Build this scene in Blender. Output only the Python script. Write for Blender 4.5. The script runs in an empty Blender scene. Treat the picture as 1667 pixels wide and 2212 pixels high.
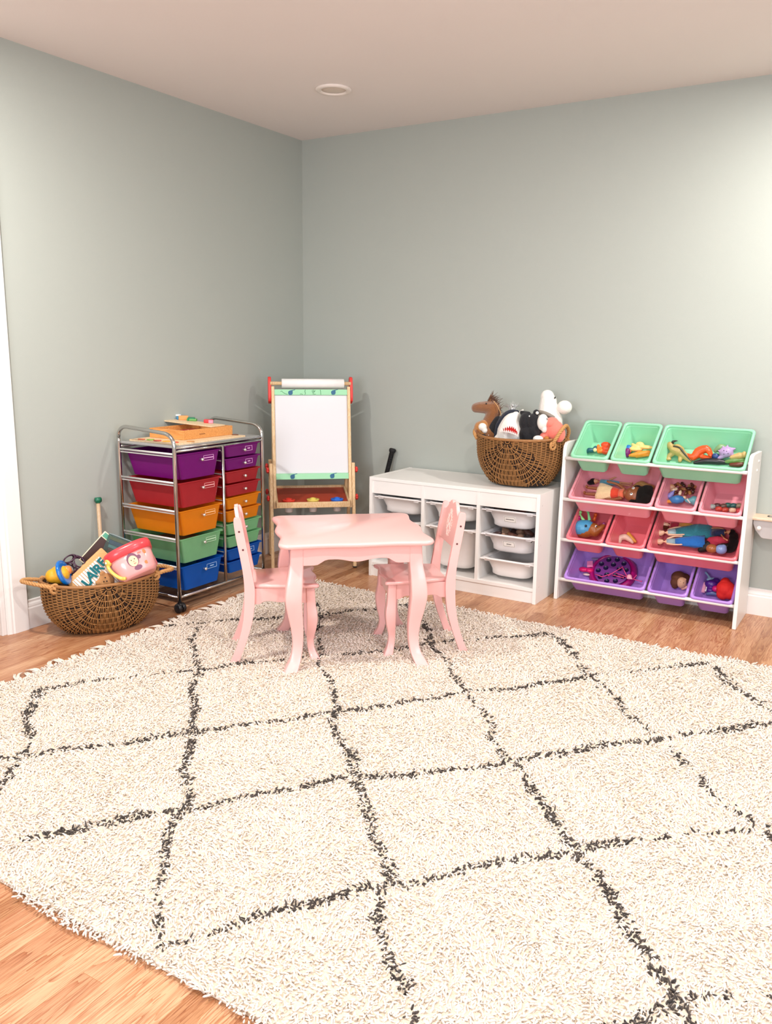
import bpy, bmesh, math, random
import numpy as np
from mathutils import Vector, Matrix, Euler

# ---------------------------------------------------------------- camera
SC = bpy.context.scene
COL = SC.collection
PI = math.pi
F_PX = 1823.893
CAM = Vector((3.2548, -4.31543, 1.27165))
YAW, PITCH, ROLL = -0.54823, -0.19619, 0.01201
_d = Vector((math.sin(YAW)*math.cos(PITCH), math.cos(YAW)*math.cos(PITCH), math.sin(PITCH)))
_r0 = Vector((math.cos(YAW), -math.sin(YAW), 0.0)); _u0 = _r0.cross(_d)
_r = _r0*math.cos(ROLL) + _u0*math.sin(ROLL); _u = _r.cross(_d)
cd = bpy.data.cameras.new('camera'); cam = bpy.data.objects.new('camera', cd); COL.objects.link(cam)
cam.matrix_world = Matrix(((_r.x, _u.x, -_d.x, CAM.x), (_r.y, _u.y, -_d.y, CAM.y), (_r.z, _u.z, -_d.z, CAM.z), (0, 0, 0, 1)))
cd.sensor_fit = 'HORIZONTAL'; cd.sensor_width = 36.0; cd.lens = F_PX/1667*36.0
cd.clip_start = 0.05; cd.clip_end = 60
SC.camera = cam

def pix(x, y, ax, val):
    """point on the plane {axis=val} seen at photo position x, y (used to survey where a small thing stands)"""
    v = _d + _r*((x-833.5)/F_PX) - _u*((y-1106)/F_PX)
    return CAM + v*((val-CAM[ax])/v[ax])
def pixn(x, y, p0, n):
    v = _d + _r*((x-833.5)/F_PX) - _u*((y-1106)/F_PX)
    return CAM + v*((Vector(p0)-CAM).dot(n)/v.dot(n))

# ---------------------------------------------------------------- light
SC.view_settings.view_transform = 'Standard'
SC.view_settings.look = 'None'
SC.view_settings.exposure = 0.30
SC.view_settings.gamma = 1.0
SC.view_settings.use_curve_mapping = False
w = bpy.data.worlds.new('world'); SC.world = w; w.use_nodes = True
w.node_tree.nodes['Background'].inputs[0].default_value = (0.75, 0.85, 1.0, 1)
w.node_tree.nodes['Background'].inputs[1].default_value = 0.35
def area(name, loc, target, size, power, col, sizey=None, spread=PI):
    l = bpy.data.lights.new(name, 'AREA'); l.energy = power; l.color = col
    l.spread = spread
    if sizey: l.shape = 'RECTANGLE'; l.size = size; l.size_y = sizey
    else: l.shape = 'DISK'; l.size = size
    o = bpy.data.objects.new(name, l); COL.objects.link(o); o.location = loc
    o.rotation_euler = (Vector(target)-Vector(loc)).to_track_quat('-Z', 'Y').to_euler()
    return o
ROOM_H = 2.4587
WARM = (1.0, 0.955, 0.905)
WIN_COL = (0.78, 0.86, 1.0)
LIGHTS = {
    'can_a': ((2.95, -2.80, ROOM_H-0.02), 29), 'can_b': ((0.77, -2.80, ROOM_H-0.02), 37), 'can_c': ((3.15, -0.78, ROOM_H-0.02), 31),
    'can_d': ((2.95, -4.9, ROOM_H-0.02), 16),
}
for k, (loc, pw) in LIGHTS.items():
    area('ceiling_can_light', loc, (loc[0], loc[1], 0), 0.13, pw, WARM)
area('window_and_fill_light', (4.93, -2.9, 1.35), (0, -2.2, 0.9), 1.5, 30, WIN_COL, 1.3)
area('window_and_fill_light', (2.6, -6.35, 1.45), (1.6, 0, 1.35), 1.6, 82, (0.88, 0.925, 1.0), 1.3)  # added frontal fill light from behind the camera, brightens the far walls

# ---------------------------------------------------------------- materials
def srgb(h):
    h = h.lstrip('#'); c = [int(h[i:i+2], 16)/255 for i in (0, 2, 4)]
    return tuple(x/12.92 if x <= 0.04045 else ((x+0.055)/1.055)**2.4 for x in c) + (1.0,)
MATS = {}
def mat(name, col, rough=0.5, metal=0.0, var=0.06, scale=30, bump=0.0, bscale=120, trans=0.0, sheen=0.0, coat=0.0, emit=0, sss=0.0, clear=0.0, coord='Object', stretch=(1, 1, 1)):
    """principled material with a fine procedural colour variation and optional bump"""
    if name in MATS: return MATS[name]
    m = bpy.data.materials.new(name); MATS[name] = m; m.use_nodes = True
    nt = m.node_tree; N = nt.nodes; L = nt.links; b = N['Principled BSDF']
    c = srgb(col) if isinstance(col, str) else col
    tc = N.new('ShaderNodeTexCoord'); mp = N.new('ShaderNodeMapping'); mp.inputs['Scale'].default_value = stretch
    L.new(tc.outputs[coord], mp.inputs['Vector'])
    no = N.new('ShaderNodeTexNoise'); no.inputs['Scale'].default_value = scale; no.inputs['Detail'].default_value = 3
    L.new(mp.outputs['Vector'], no.inputs['Vector'])
    mx = N.new('ShaderNodeMix'); mx.data_type = 'RGBA'
    mx.inputs[6].default_value = tuple(max(0, x*(1-var)) for x in c[:3])+(1,)
    mx.inputs[7].default_value = tuple(min(1, x*(1+var)) for x in c[:3])+(1,)
    L.new(no.outputs['Fac'], mx.inputs[0]); L.new(mx.outputs[2], b.inputs['Base Color'])
    b.inputs['Roughness'].default_value = rough; b.inputs['Metallic'].default_value = metal
    b.inputs['Transmission Weight'].default_value = trans
    if sheen: b.inputs['Sheen Weight'].default_value = sheen
    if coat: b.inputs['Coat Weight'].default_value = coat; b.inputs['Coat Roughness'].default_value = 0.08
    if sss:
        b.inputs['Subsurface Weight'].default_value = sss; b.inputs['Subsurface Radius'].default_value = (0.01, 0.006, 0.004)
    if bump:
        n2 = N.new('ShaderNodeTexNoise'); n2.inputs['Scale'].default_value = bscale; n2.inputs['Detail'].default_value = 4
        L.new(mp.outputs['Vector'], n2.inputs['Vector'])
        bp = N.new('ShaderNodeBump'); bp.inputs['Strength'].default_value = bump; bp.inputs['Distance'].default_value = 0.01
        L.new(n2.outputs['Fac'], bp.inputs['Height']); L.new(bp.outputs['Normal'], b.inputs['Normal'])
    if clear:       # see-through plastic: part of the light goes straight through, part is scattered inside
        out = N['Material Output']
        tr = N.new('ShaderNodeBsdfTransparent'); L.new(mx.outputs[2], tr.inputs['Color'])
        tl = N.new('ShaderNodeBsdfTranslucent'); L.new(mx.outputs[2], tl.inputs['Color'])
        m1 = N.new('ShaderNodeMixShader'); m1.inputs[0].default_value = 0.4
        L.new(b.outputs[0], m1.inputs[1]); L.new(tl.outputs[0], m1.inputs[2])
        m2 = N.new('ShaderNodeMixShader'); m2.inputs[0].default_value = clear
        L.new(m1.outputs[0], m2.inputs[1]); L.new(tr.outputs[0], m2.inputs[2])
        L.new(m2.outputs[0], out.inputs['Surface'])
    return m

def nodes_of(name, rough=0.5):
    m = bpy.data.materials.new(name); MATS[name] = m; m.use_nodes = True
    nt = m.node_tree; b = nt.nodes['Principled BSDF']; b.inputs['Roughness'].default_value = rough
    return m, nt.nodes, nt.links, b
def wmath(N, L, op, a, b=None, c=None):
    n = N.new('ShaderNodeMath'); n.operation = op
    for i, v in enumerate((a, b, c)):
        if v is None: continue
        if isinstance(v, (int, float)): n.inputs[i].default_value = v
        else: L.new(v, n.inputs[i])
    return n.outputs[0]

def mat_floor():
    m, N, L, b = nodes_of('oak_strip_floor', 0.32)
    tc = N.new('ShaderNodeTexCoord'); sp = N.new('ShaderNodeSeparateXYZ'); L.new(tc.outputs['Object'], sp.inputs[0])
    X, Y = sp.outputs[0], sp.outputs[1]
    xr = wmath(N, L, 'DIVIDE', X, 0.0572); row = wmath(N, L, 'FLOOR', xr); fx = wmath(N, L, 'FRACT', xr)
    wn = N.new('ShaderNodeTexWhiteNoise'); wn.noise_dimensions = '1D'; L.new(row, wn.inputs['W'])
    ys = wmath(N, L, 'ADD', wmath(N, L, 'DIVIDE', Y, 0.82), wmath(N, L, 'MULTIPLY', wn.outputs['Value'], 7.3))
    col = wmath(N, L, 'FLOOR', ys); fy = wmath(N, L, 'FRACT', ys)
    cb = N.new('ShaderNodeCombineXYZ'); L.new(row, cb.inputs[0]); L.new(col, cb.inputs[1])
    w2 = N.new('ShaderNodeTexWhiteNoise'); w2.noise_dimensions = '2D'; L.new(cb.outputs[0], w2.inputs['Vector'])
    rnd = w2.outputs['Value']
    # grain, offset for every strip
    gv = N.new('ShaderNodeCombineXYZ')
    L.new(wmath(N, L, 'ADD', wmath(N, L, 'MULTIPLY', X, 16), wmath(N, L, 'MULTIPLY', rnd, 40)), gv.inputs[0])
    L.new(wmath(N, L, 'ADD', wmath(N, L, 'MULTIPLY', Y, 1.3), wmath(N, L, 'MULTIPLY', rnd, 90)), gv.inputs[1])
    n1 = N.new('ShaderNodeTexNoise'); n1.inputs['Scale'].default_value = 1.6; n1.inputs['Detail'].default_value = 3; n1.inputs['Distortion'].default_value = 0.6
    L.new(gv.outputs[0], n1.inputs['Vector'])
    rings = wmath(N, L, 'FRACT', wmath(N, L, 'MULTIPLY', n1.outputs['Fac'], 9.0))
    gl = wmath(N, L, 'POWER', rings, 2.2)
    fv = N.new('ShaderNodeCombineXYZ'); L.new(wmath(N, L, 'MULTIPLY', X, 420), fv.inputs[0]); L.new(wmath(N, L, 'MULTIPLY', Y, 9), fv.inputs[1])
    n2 = N.new('ShaderNodeTexNoise'); n2.inputs['Scale'].default_value = 1.0; n2.inputs['Detail'].default_value = 4; L.new(fv.outputs[0], n2.inputs['Vector'])
    cr = N.new('ShaderNodeValToRGB'); cr.color_ramp.interpolation = 'LINEAR'
    e = cr.color_ramp.elements
    e[0].position = 0.0; e[0].color = srgb('#AC7A52'); e[1].position = 1.0; e[1].color = srgb('#DDB48E')
    for p_, c_ in ((0.25, '#BC8862'), (0.5, '#C69670'), (0.8, '#CFA27C'), (0.93, '#C4926A')):
        k = e.new(p_); k.color = srgb(c_)
    L.new(rnd, cr.inputs[0])
    mx = N.new('ShaderNodeMix'); mx.data_type = 'RGBA'; mx.blend_type = 'MULTIPLY'; mx.inputs[7].default_value = srgb('#C69468')
    L.new(wmath(N, L, 'MULTIPLY', gl, 0.75), mx.inputs[0]); L.new(cr.outputs[0], mx.inputs[6])
    m3 = N.new('ShaderNodeMix'); m3.data_type = 'RGBA'; m3.blend_type = 'MULTIPLY'; m3.inputs[7].default_value = srgb('#B98D66')
    L.new(wmath(N, L, 'MULTIPLY', wmath(N, L, 'GREATER_THAN', n2.outputs['Fac'], 0.56), 0.5), m3.inputs[0]); L.new(mx.outputs[2], m3.inputs[6])
    gapx = wmath(N, L, 'LESS_THAN', fx, 0.022); gapy = wmath(N, L, 'LESS_THAN', fy, 0.002)
    gap = wmath(N, L, 'MAXIMUM', gapx, gapy)
    m4 = N.new('ShaderNodeMix'); m4.data_type = 'RGBA'; m4.inputs[7].default_value = srgb('#A0683C')
    L.new(wmath(N, L, 'MULTIPLY', gap, 0.75), m4.inputs[0]); L.new(m3.outputs[2], m4.inputs[6]); L.new(m4.outputs[2], b.inputs['Base Color'])
    bp = N.new('ShaderNodeBump'); bp.inputs['Strength'].default_value = 0.12; bp.inputs['Distance'].default_value = 0.002
    L.new(wmath(N, L, 'SUBTRACT', wmath(N, L, 'MULTIPLY', n2.outputs['Fac'], 0.3), gap), bp.inputs['Height']); L.new(bp.outputs['Normal'], b.inputs['Normal'])
    return m
def mat_wood(name, c1, c2, stretch=(40, 40, 3), rough=0.45):
    m, N, L, b = nodes_of(name, rough)
    tc = N.new('ShaderNodeTexCoord'); mp = N.new('ShaderNodeMapping'); mp.inputs['Scale'].default_value = stretch
    L.new(tc.outputs['Object'], mp.inputs['Vector'])
    n1 = N.new('ShaderNodeTexNoise'); n1.inputs['Scale'].default_value = 1.0; n1.inputs['Detail'].default_value = 3; L.new(mp.outputs[0], n1.inputs['Vector'])
    fr = wmath(N, L, 'FRACT', wmath(N, L, 'MULTIPLY', n1.outputs['Fac'], 7))
    mx = N.new('ShaderNodeMix'); mx.data_type = 'RGBA'; mx.inputs[6].default_value = srgb(c1); mx.inputs[7].default_value = srgb(c2)
    L.new(fr, mx.inputs[0]); L.new(mx.outputs[2], b.inputs['Base Color'])
    return m
def mat_stripes(name, c1, c2, period, axis=0, duty=0.5, rough=0.8):
    m, N, L, b = nodes_of(name, rough)
    tc = N.new('ShaderNodeTexCoord'); sp = N.new('ShaderNodeSeparateXYZ'); L.new(tc.outputs['Object'], sp.inputs[0])
    f = wmath(N, L, 'LESS_THAN', wmath(N, L, 'FRACT', wmath(N, L, 'DIVIDE', sp.outputs[axis], period)), duty)
    mx = N.new('ShaderNodeMix'); mx.data_type = 'RGBA'; mx.inputs[6].default_value = srgb(c1); mx.inputs[7].default_value = srgb(c2)
    L.new(f, mx.inputs[0]); L.new(mx.outputs[2], b.inputs['Base Color'])
    return m

# ---------------------------------------------------------------- mesh helpers
class MB:
    """collects shapes and links them as ONE mesh object"""
    def __init__(s): s.v = []; s.f = []
    def add(s, vs, fs, M=None):
        o = len(s.v)
        s.v += [tuple(M @ Vector(p)) if M is not None else tuple(p) for p in vs]
        s.f += [tuple(i+o for i in f) for f in fs]; return s
    def box(s, x0, y0, z0, x1, y1, z1, M=None):
        vs = [(x0, y0, z0), (x1, y0, z0), (x1, y1, z0), (x0, y1, z0), (x0, y0, z1), (x1, y0, z1), (x1, y1, z1), (x0, y1, z1)]
        return s.add(vs, [(0, 3, 2, 1), (4, 5, 6, 7), (0, 1, 5, 4), (1, 2, 6, 5), (2, 3, 7, 6), (3, 0, 4, 7)], M)
    def cbox(s, c, d, M=None):
        return s.box(c[0]-d[0]/2, c[1]-d[1]/2, c[2]-d[2]/2, c[0]+d[0]/2, c[1]+d[1]/2, c[2]+d[2]/2, M)
    def loft(s, rings, cap=True, closed=True, M=None, loop=False):
        n = len(rings[0]); vs = [p for r in rings for p in r]; fs = []
        R = len(rings)
        for i in range(R if loop else R-1):
            a, b_ = i*n, ((i+1) % R)*n
            for j in range(n if closed else n-1):
                k = (j+1) % n; fs.append((a+j, a+k, b_+k, b_+j))
        if cap and not loop: fs.append(tuple(range(n-1, -1, -1))); fs.append(tuple(range((R-1)*n, R*n)))
        return s.add(vs, fs, M)
    def prism(s, pts, z0, z1, M=None):
        """2-D outline (x,y) pulled from z0 to z1"""
        return s.loft([[(x, y, z0) for x, y in pts], [(x, y, z1) for x, y in pts]], M=M)
    def tube(s, path, r, n=8, cap=True, M=None, loop=False):
        P = [Vector(p) for p in path]; rs = r if isinstance(r, (list, tuple)) else [r]*len(P)
        rings = []; prev = None
        for i, p in enumerate(P):
            if loop: t = P[(i+1) % len(P)]-P[i-1]
            else: t = P[min(i+1, len(P)-1)]-P[max(i-1, 0)]
            t.normalize()
            if prev is None:
                a = Vector((0, 0, 1)) if abs(t.z) < 0.9 else Vector((1, 0, 0)); nx = t.cross(a).normalized()
            else: nx = (prev-t*prev.dot(t)).normalized()
            prev = nx; ny = t.cross(nx)
            rings.append([tuple(p+(nx*math.cos(2*PI*k/n)+ny*math.sin(2*PI*k/n))*rs[i]) for k in range(n)])
        return s.loft(rings, cap=cap, M=M, loop=loop)
    def lathe(s, prof, n=24, M=None, cap=True):
        """profile of (radius, z)"""
        return s.loft([[(r*math.cos(2*PI*k/n), r*math.sin(2*PI*k/n), z) for k in range(n)] for r, z in prof], cap=cap, M=M)
    def ball(s, c, r, M=None, nu=14, nv=9, R=None):
        if isinstance(r, (int, float)): r = (r, r, r)
        vs = []; fs = []
        for i in range(nv+1):
            th = PI*i/nv
            for j in range(nu):
                ph = 2*PI*j/nu; q = Vector((r[0]*math.sin(th)*math.cos(ph), r[1]*math.sin(th)*math.sin(ph), r[2]*math.cos(th)))
                if R is not None: q = R @ q
                vs.append((c[0]+q.x, c[1]+q.y, c[2]+q.z))
        for i in range(nv):
            for j in range(nu): k = (j+1) % nu; fs.append((i*nu+j, (i+1)*nu+j, (i+1)*nu+k, i*nu+k))
        return s.add(vs, fs, M)
    def build(s, name, m, parent=None, loc=None, rot=None, smooth=False, bevel=0, seg=2, sub=0, remesh=0, mats=None, midx=None, M=None):
        me = bpy.data.meshes.new(name); me.from_pydata(s.v, [], s.f)
        for mm in (mats or [m]): me.materials.append(mm)
        if midx is not None: me.polygons.foreach_set('material_index', midx)
        bm = bmesh.new(); bm.from_mesh(me); bmesh.ops.remove_doubles(bm, verts=bm.verts, dist=1e-6)
        bmesh.ops.recalc_face_normals(bm, faces=bm.faces); bm.to_mesh(me); bm.free()
        if smooth: me.polygons.foreach_set('use_smooth', [True]*len(me.polygons))
        o = bpy.data.objects.new(name, me); COL.objects.link(o)
        if parent is not None: o.parent = parent
        if loc is not None: o.location = loc
        if rot is not None: o.rotation_euler = rot
        if M is not None: o.matrix_local = M
        if remesh:
            md = o.modifiers.new('r', 'REMESH'); md.mode = 'VOXEL'; md.voxel_size = remesh; md.use_smooth_shade = True
            md = o.modifiers.new('s', 'SMOOTH'); md.factor = 0.6; md.iterations = 4
        if bevel:
            md = o.modifiers.new('b', 'BEVEL'); md.width = bevel; md.segments = seg; md.limit_method = 'ANGLE'; md.angle_limit = math.radians(40)
            me.polygons.foreach_set('use_smooth', [True]*len(me.polygons))
            wn = o.modifiers.new('w', 'WEIGHTED_NORMAL'); wn.keep_sharp = True
        if sub:
            md = o.modifiers.new('u', 'SUBSURF'); md.levels = sub; md.render_levels = sub
            me.polygons.foreach_set('use_smooth', [True]*len(me.polygons))
        return o
def tag(o, label=None, cat=None, group=None, kind=None):
    if label: o['label'] = label
    if cat: o['category'] = cat
    if group: o['group'] = group
    if kind: o['kind'] = kind
    return o
def thing(name, loc, label, cat, rz=0.0, group=None, M=None):
    o = bpy.data.objects.new(name, None); COL.objects.link(o); o.location = loc; o.rotation_euler = (0, 0, rz)
    o.empty_display_size = 0.05
    if M is not None: o.matrix_world = M
    return tag(o, label, cat, group)
def copy_tree(o, parent=None):
    c = o.copy(); COL.objects.link(c); c.parent = parent
    for ch in list(o.children): copy_tree(ch, c)
    return c
def frame(o, x, z):
    """matrix with its X axis along x and its Z axis near z"""
    X = Vector(x).normalized(); Z = Vector(z); Z = (Z-X*Z.dot(X)).normalized(); Y = Z.cross(X)
    return Matrix(((X.x, Y.x, Z.x, o[0]), (X.y, Y.y, Z.y, o[1]), (X.z, Y.z, Z.z, o[2]), (0, 0, 0, 1)))
def rrect(w_, d_, r, n=5, cx=0, cy=0):
    """rounded rectangle outline"""
    out = []
    for sx, sy, a0 in ((1, 1, 0), (-1, 1, 90), (-1, -1, 180), (1, -1, 270)):
        for k in range(n+1):
            a = math.radians(a0+90*k/n); out.append((cx+sx*(w_/2-r)+r*math.cos(a), cy+sy*(d_/2-r)+r*math.sin(a)))
    return out
def smooth_path(pts, n=6):
    P = [Vector(p) for p in pts]; out = []
    for i in range(len(P)-1):
        p0 = P[max(i-1, 0)]; p1 = P[i]; p2 = P[i+1]; p3 = P[min(i+2, len(P)-1)]
        for k in range(n):
            t = k/n; out.append(0.5*((2*p1)+(p2-p0)*t+(2*p0-5*p1+4*p2-p3)*t*t+(3*p1-p0-3*p2+p3)*t**3))
    out.append(P[-1]); return out
def text_mesh(body, size, extrude, name, m, parent, M, shear=0.0, font_w=0.0):
    cu = bpy.data.curves.new('t', 'FONT'); cu.body = body; cu.size = size; cu.extrude = extrude; cu.offset = font_w
    cu.align_x = 'CENTER'; cu.align_y = 'CENTER'; cu.shear = shear
    to = bpy.data.objects.new('t', cu); COL.objects.link(to)
    me = bpy.data.meshes.new_from_object(to.evaluated_get(bpy.context.evaluated_depsgraph_get()))
    bpy.data.objects.remove(to); bpy.data.curves.remove(cu)
    me.materials.clear(); me.materials.append(m)
    o = bpy.data.objects.new(name, me); COL.objects.link(o); o.parent = parent; o.matrix_local = M
    return o
# ================================================================ the room
WALL = mat('sage_wall_paint', '#ACB2AB', rough=0.5, var=0.012, scale=3, bump=0.05, bscale=260)
CEIL = mat('ceiling_paint', '#E6DFDC', rough=0.8, var=0.02, scale=2, bump=0.03, bscale=200)
TRIM = mat('white_trim_paint', '#EDE8E4', rough=0.35, var=0.01, scale=8)
FLOOR = mat_floor()
RX, RY = 5.0, -6.5
def struct(name, mb, m, **k): return tag(mb.build(name, m, **k), kind='structure')
struct('floor', MB().box(-1.6, RY-0.1, -0.05, RX+0.1, 0.1, 0), FLOOR)
struct('ceiling', MB().box(-1.6, RY-0.1, ROOM_H, RX+0.1, 0.1, ROOM_H+0.08), CEIL)
struct('wall_right', MB().box(-0.12, 0, 0, RX+0.1, 0.12, ROOM_H), WALL)
D0, D1, DH = -2.168, -2.98, 2.04           # door opening in the left wall
wl = MB().box(-0.12, D0, 0, 0, 0, ROOM_H).box(-0.12, D1, DH, 0, D0, ROOM_H).box(-0.12, RY, 0, 0, D1, ROOM_H)
struct('wall_left', wl, WALL)
# far side walls behind the camera with the side window and a rear opening added for the fill light
wb = MB().box(-0.12, RY-0.12, 0, 1.3, RY, ROOM_H).box(3.9, RY-0.12, 0, RX+0.1, RY, ROOM_H).box(1.3, RY-0.12, 0, 3.9, RY, 0.6).box(1.3, RY-0.12, 2.2, 3.9, RY, ROOM_H)
struct('wall_back', wb, WALL)
ws = MB().box(RX, RY, 0, RX+0.12, -3.7, ROOM_H).box(RX, -2.1, 0, RX+0.12, 0, ROOM_H).box(RX, -3.7, 0, RX+0.12, -2.1, 0.65).box(RX, -3.7, 2.05, RX+0.12, -2.1, ROOM_H)
struct('wall_window_side', ws, WALL)
def wframe(name, a, b, z0, z1, axis):
    mb = MB(); t = 0.07
    def bx(p0, p1, q0, q1, d0=-0.02, d1=0.03):
        if axis == 'y': mb.box(p0, RY-0.02+d0, q0, p1, RY+d1-0.02, q1)
        else: mb.box(RX+0.02-d1, p0, q0, RX+0.02-d0, p1, q1)
    bx(a-t, b+t, z0-t, z0); bx(a-t, b+t, z1, z1+t); bx(a-t, a, z0, z1); bx(b, b+t, z0, z1); m_ = (a+b)/2; bx(m_-0.02, m_+0.02, z0, z1); bx(a, b, (z0+z1)/2-0.02, (z0+z1)/2+0.02)
    struct(name, mb, TRIM, bevel=0.004)
wframe('added_rear_window', 1.3, 3.9, 0.6, 2.2, 'y'); wframe('window_2', -3.7, -2.1, 0.65, 2.05, 'x')  # rear frame is made up to surround the fill light
# baseboards: moulded profile swept along the wall
def base_profile(): return [(0, 0), (0.015, 0), (0.015, 0.092), (0.0125, 0.098), (0.0125, 0.104), (0.0105, 0.112), (0.006, 0.119), (0.006, 0.128), (0.003, 0.131), (0, 0.131)]
pr = base_profile()
struct('baseboard_right', MB().loft([[(x, -a, z) for a, z in pr] for x in (0.0, RX)]), TRIM)
struct('baseboard_left', MB().loft([[(a, y, z) for a, z in pr] for y in (0.0, -2.069)]), TRIM)
struct('baseboard_back', MB().loft([[(x, RY+a, z) for a, z in pr] for x in (0.0, RX)]), TRIM)
struct('baseboard_window_side', MB().loft([[(RX-a, y, z) for a, z in pr] for y in (0.0, RY)]), TRIM)
# door casing: moulded boards round the opening, jamb lining, open door leaf with hinge
cas = MB()
cp = [(0, 0), (0.020, 0), (0.020, 0.068), (0.016, 0.074), (0.016, 0.082), (0.011, 0.092), (0.009, 0.099), (0, 0.099)]
cas.loft([[(a, -2.069-b_, z) for a, b_ in cp] for z in (0, DH+0.099)])
cas.loft([[(a, D1-0.099+b_, z) for a, b_ in cp] for z in (0, DH+0.099)])
cas.box(0, D1, DH, 0.018, D0, DH+0.095)
struct('trim_1', cas, TRIM)
jb = MB().box(-0.135, D0-0.022, 0, 0.004, D0-0.001, DH).box(-0.135, D1, 0, 0.004, D1+0.02, DH).box(-0.135, D1, DH-0.02, 0.004, D0, DH)
jb.box(-0.09, D0-0.034, 0, -0.05, D0-0.02, DH)
struct('trim_2', jb, TRIM, bevel=0.002)
DK = mat('dark_brown_door', '#3A2A2C', rough=0.5, var=0.1)
dr = MB().box(-0.97, D0-0.075, 0.012, -0.145, D0-0.04, DH-0.02)
for z0, z1 in ((0.25, 0.95), (1.1, 1.85)): dr.box(-0.87, D0-0.081, z0, -0.25, D0-0.07, z1)
door = struct('door_1', dr, DK, bevel=0.003)
hg = MB().box(-0.145, D0-0.034, 0.165, -0.08, D0-0.022, 0.245).tube([(-0.145, D0-0.045, 0.16), (-0.145, D0-0.045, 0.25)], 0.007, 10)
tag(hg.build('hinge', TRIM, door), 'white painted hinge')
# hall beyond the door
struct('wall_hall', MB().box(-1.6, RY, 0, -1.5, 0.1, ROOM_H).box(-1.6, -1.2, 0, -0.12, -1.1, ROOM_H).box(-1.6, -4.0, 0, -0.12, -3.9, ROOM_H), WALL)
# recessed light: closed trim ring and lens, switched off
rl = thing('recessed_ceiling_light', (0.765, -0.763, ROOM_H), 'round white recessed light, off, in the ceiling near the corner', 'ceiling light')
MB().lathe([(0.086, 0.0), (0.086, -0.004), (0.080, -0.010), (0.064, -0.011), (0.058, -0.006), (0.058, 0.0)], 40).build('trim_ring', mat('lamp_trim', '#EFE6DF', rough=0.4), rl, smooth=True)
MB().lathe([(0.058, -0.0005), (0.058, -0.005), (0.03, -0.0065), (0.002, -0.007)], 40).build('lens', mat('lamp_lens', '#D8CABD', rough=0.35), rl, smooth=True)

# ================================================================ rug
RUG_LINES = [
 [(0.46,-1.80),(0.592,-1.643),(0.775,-1.45),(1.016,-1.199),(1.181,-0.967),(1.273,-0.834)],
 [(0.649,-2.482),(0.798,-2.279),(1.009,-2.04),(1.155,-1.838),(1.32,-1.655),(1.508,-1.454),(1.705,-1.16),(1.877,-1.004),(2.009,-0.872)],
 [(0.72,-3.2),(1.004,-2.884),(1.044,-2.841),(1.227,-2.629),(1.381,-2.427),(1.556,-2.221),(1.684,-2.063),(1.852,-1.856),(1.989,-1.648),(2.169,-1.463),(2.313,-1.248),(2.495,-1.054),(2.677,-0.857)],
 [(1.447,-3.148),(1.545,-2.984),(1.691,-2.802),(1.808,-2.619),(1.913,-2.473),(1.981,-2.38),(2.155,-2.268),(2.348,-2.059),(2.489,-1.87),(2.576,-1.764),(2.701,-1.644),(2.81,-1.5),(2.983,-1.321),(3.15,-1.1),(3.37,-0.86)],
 [(2.028,-3.223),(2.097,-3.134),(2.2,-2.959),(2.34,-2.773),(2.43,-2.674),(2.561,-2.5),(2.671,-2.401),(2.747,-2.294),(2.886,-2.185),(3.045,-2.042),(3.39,-1.65)],
 [(2.72,-3.2),(2.925,-2.904),(3.004,-2.786),(3.074,-2.721),(3.155,-2.652),(3.42,-2.4)],
 [(0.649,-2.482),(0.823,-2.653),(0.997,-2.786),(1.049,-2.844),(1.109,-2.926),(1.159,-2.99),(1.36,-3.22)],
 [(0.65,-1.667),(0.802,-1.853),(1.009,-2.04),(1.181,-2.235),(1.351,-2.417),(1.531,-2.621),(1.673,-2.779),(1.754,-2.915),(1.864,-3.052),(1.959,-3.15),(2.028,-3.223)],
 [(0.65,-0.86),(0.981,-1.188),(1.174,-1.468),(1.344,-1.689),(1.517,-1.862),(1.674,-2.033),(1.722,-2.135),(1.831,-2.246),(1.979,-2.382),(2.061,-2.471),(2.157,-2.579),(2.245,-2.673),(2.326,-2.757),(2.385,-2.907),(2.466,-3.0),(2.533,-3.048),(2.72,-3.2)],
 [(1.273,-0.834),(1.506,-1.1),(1.638,-1.268),(1.83,-1.49),(1.996,-1.654),(2.173,-1.863),(2.275,-1.997),(2.357,-2.071),(2.459,-2.184),(2.576,-2.311),(2.675,-2.411),(2.747,-2.488),(2.82,-2.583),(2.898,-2.66),(2.971,-2.741),(3.015,-2.793),(3.38,-3.2)],
 [(2.009,-0.872),(2.15,-0.998),(2.301,-1.239),(2.473,-1.417),(2.574,-1.538),(2.705,-1.661),(2.779,-1.763),(2.901,-1.9),(2.976,-1.971),(3.046,-2.049),(3.081,-2.078),(3.42,-2.42)],
 [(2.677,-0.857),(2.759,-0.968),(2.884,-1.125),(2.969,-1.214),(3.4,-1.66)],
]
X0, X1, Y0, Y1 = 0.50, 3.55, -3.262, -0.752
rug = thing('area_rug', ((X0+X1)/2, (Y0+Y1)/2, 0), 'large cream shaggy rug with a dark brown diamond lattice under the table', 'rug')
MB().box(X0-rug.location.x+0.01, Y0-rug.location.y+0.012, 0.001, X1-rug.location.x-0.01, Y1-rug.location.y-0.012, 0.010).build('rug_base', mat('rug_backing', '#DCCDB8', rough=0.95, bump=0.5, bscale=200), rug)
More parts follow.
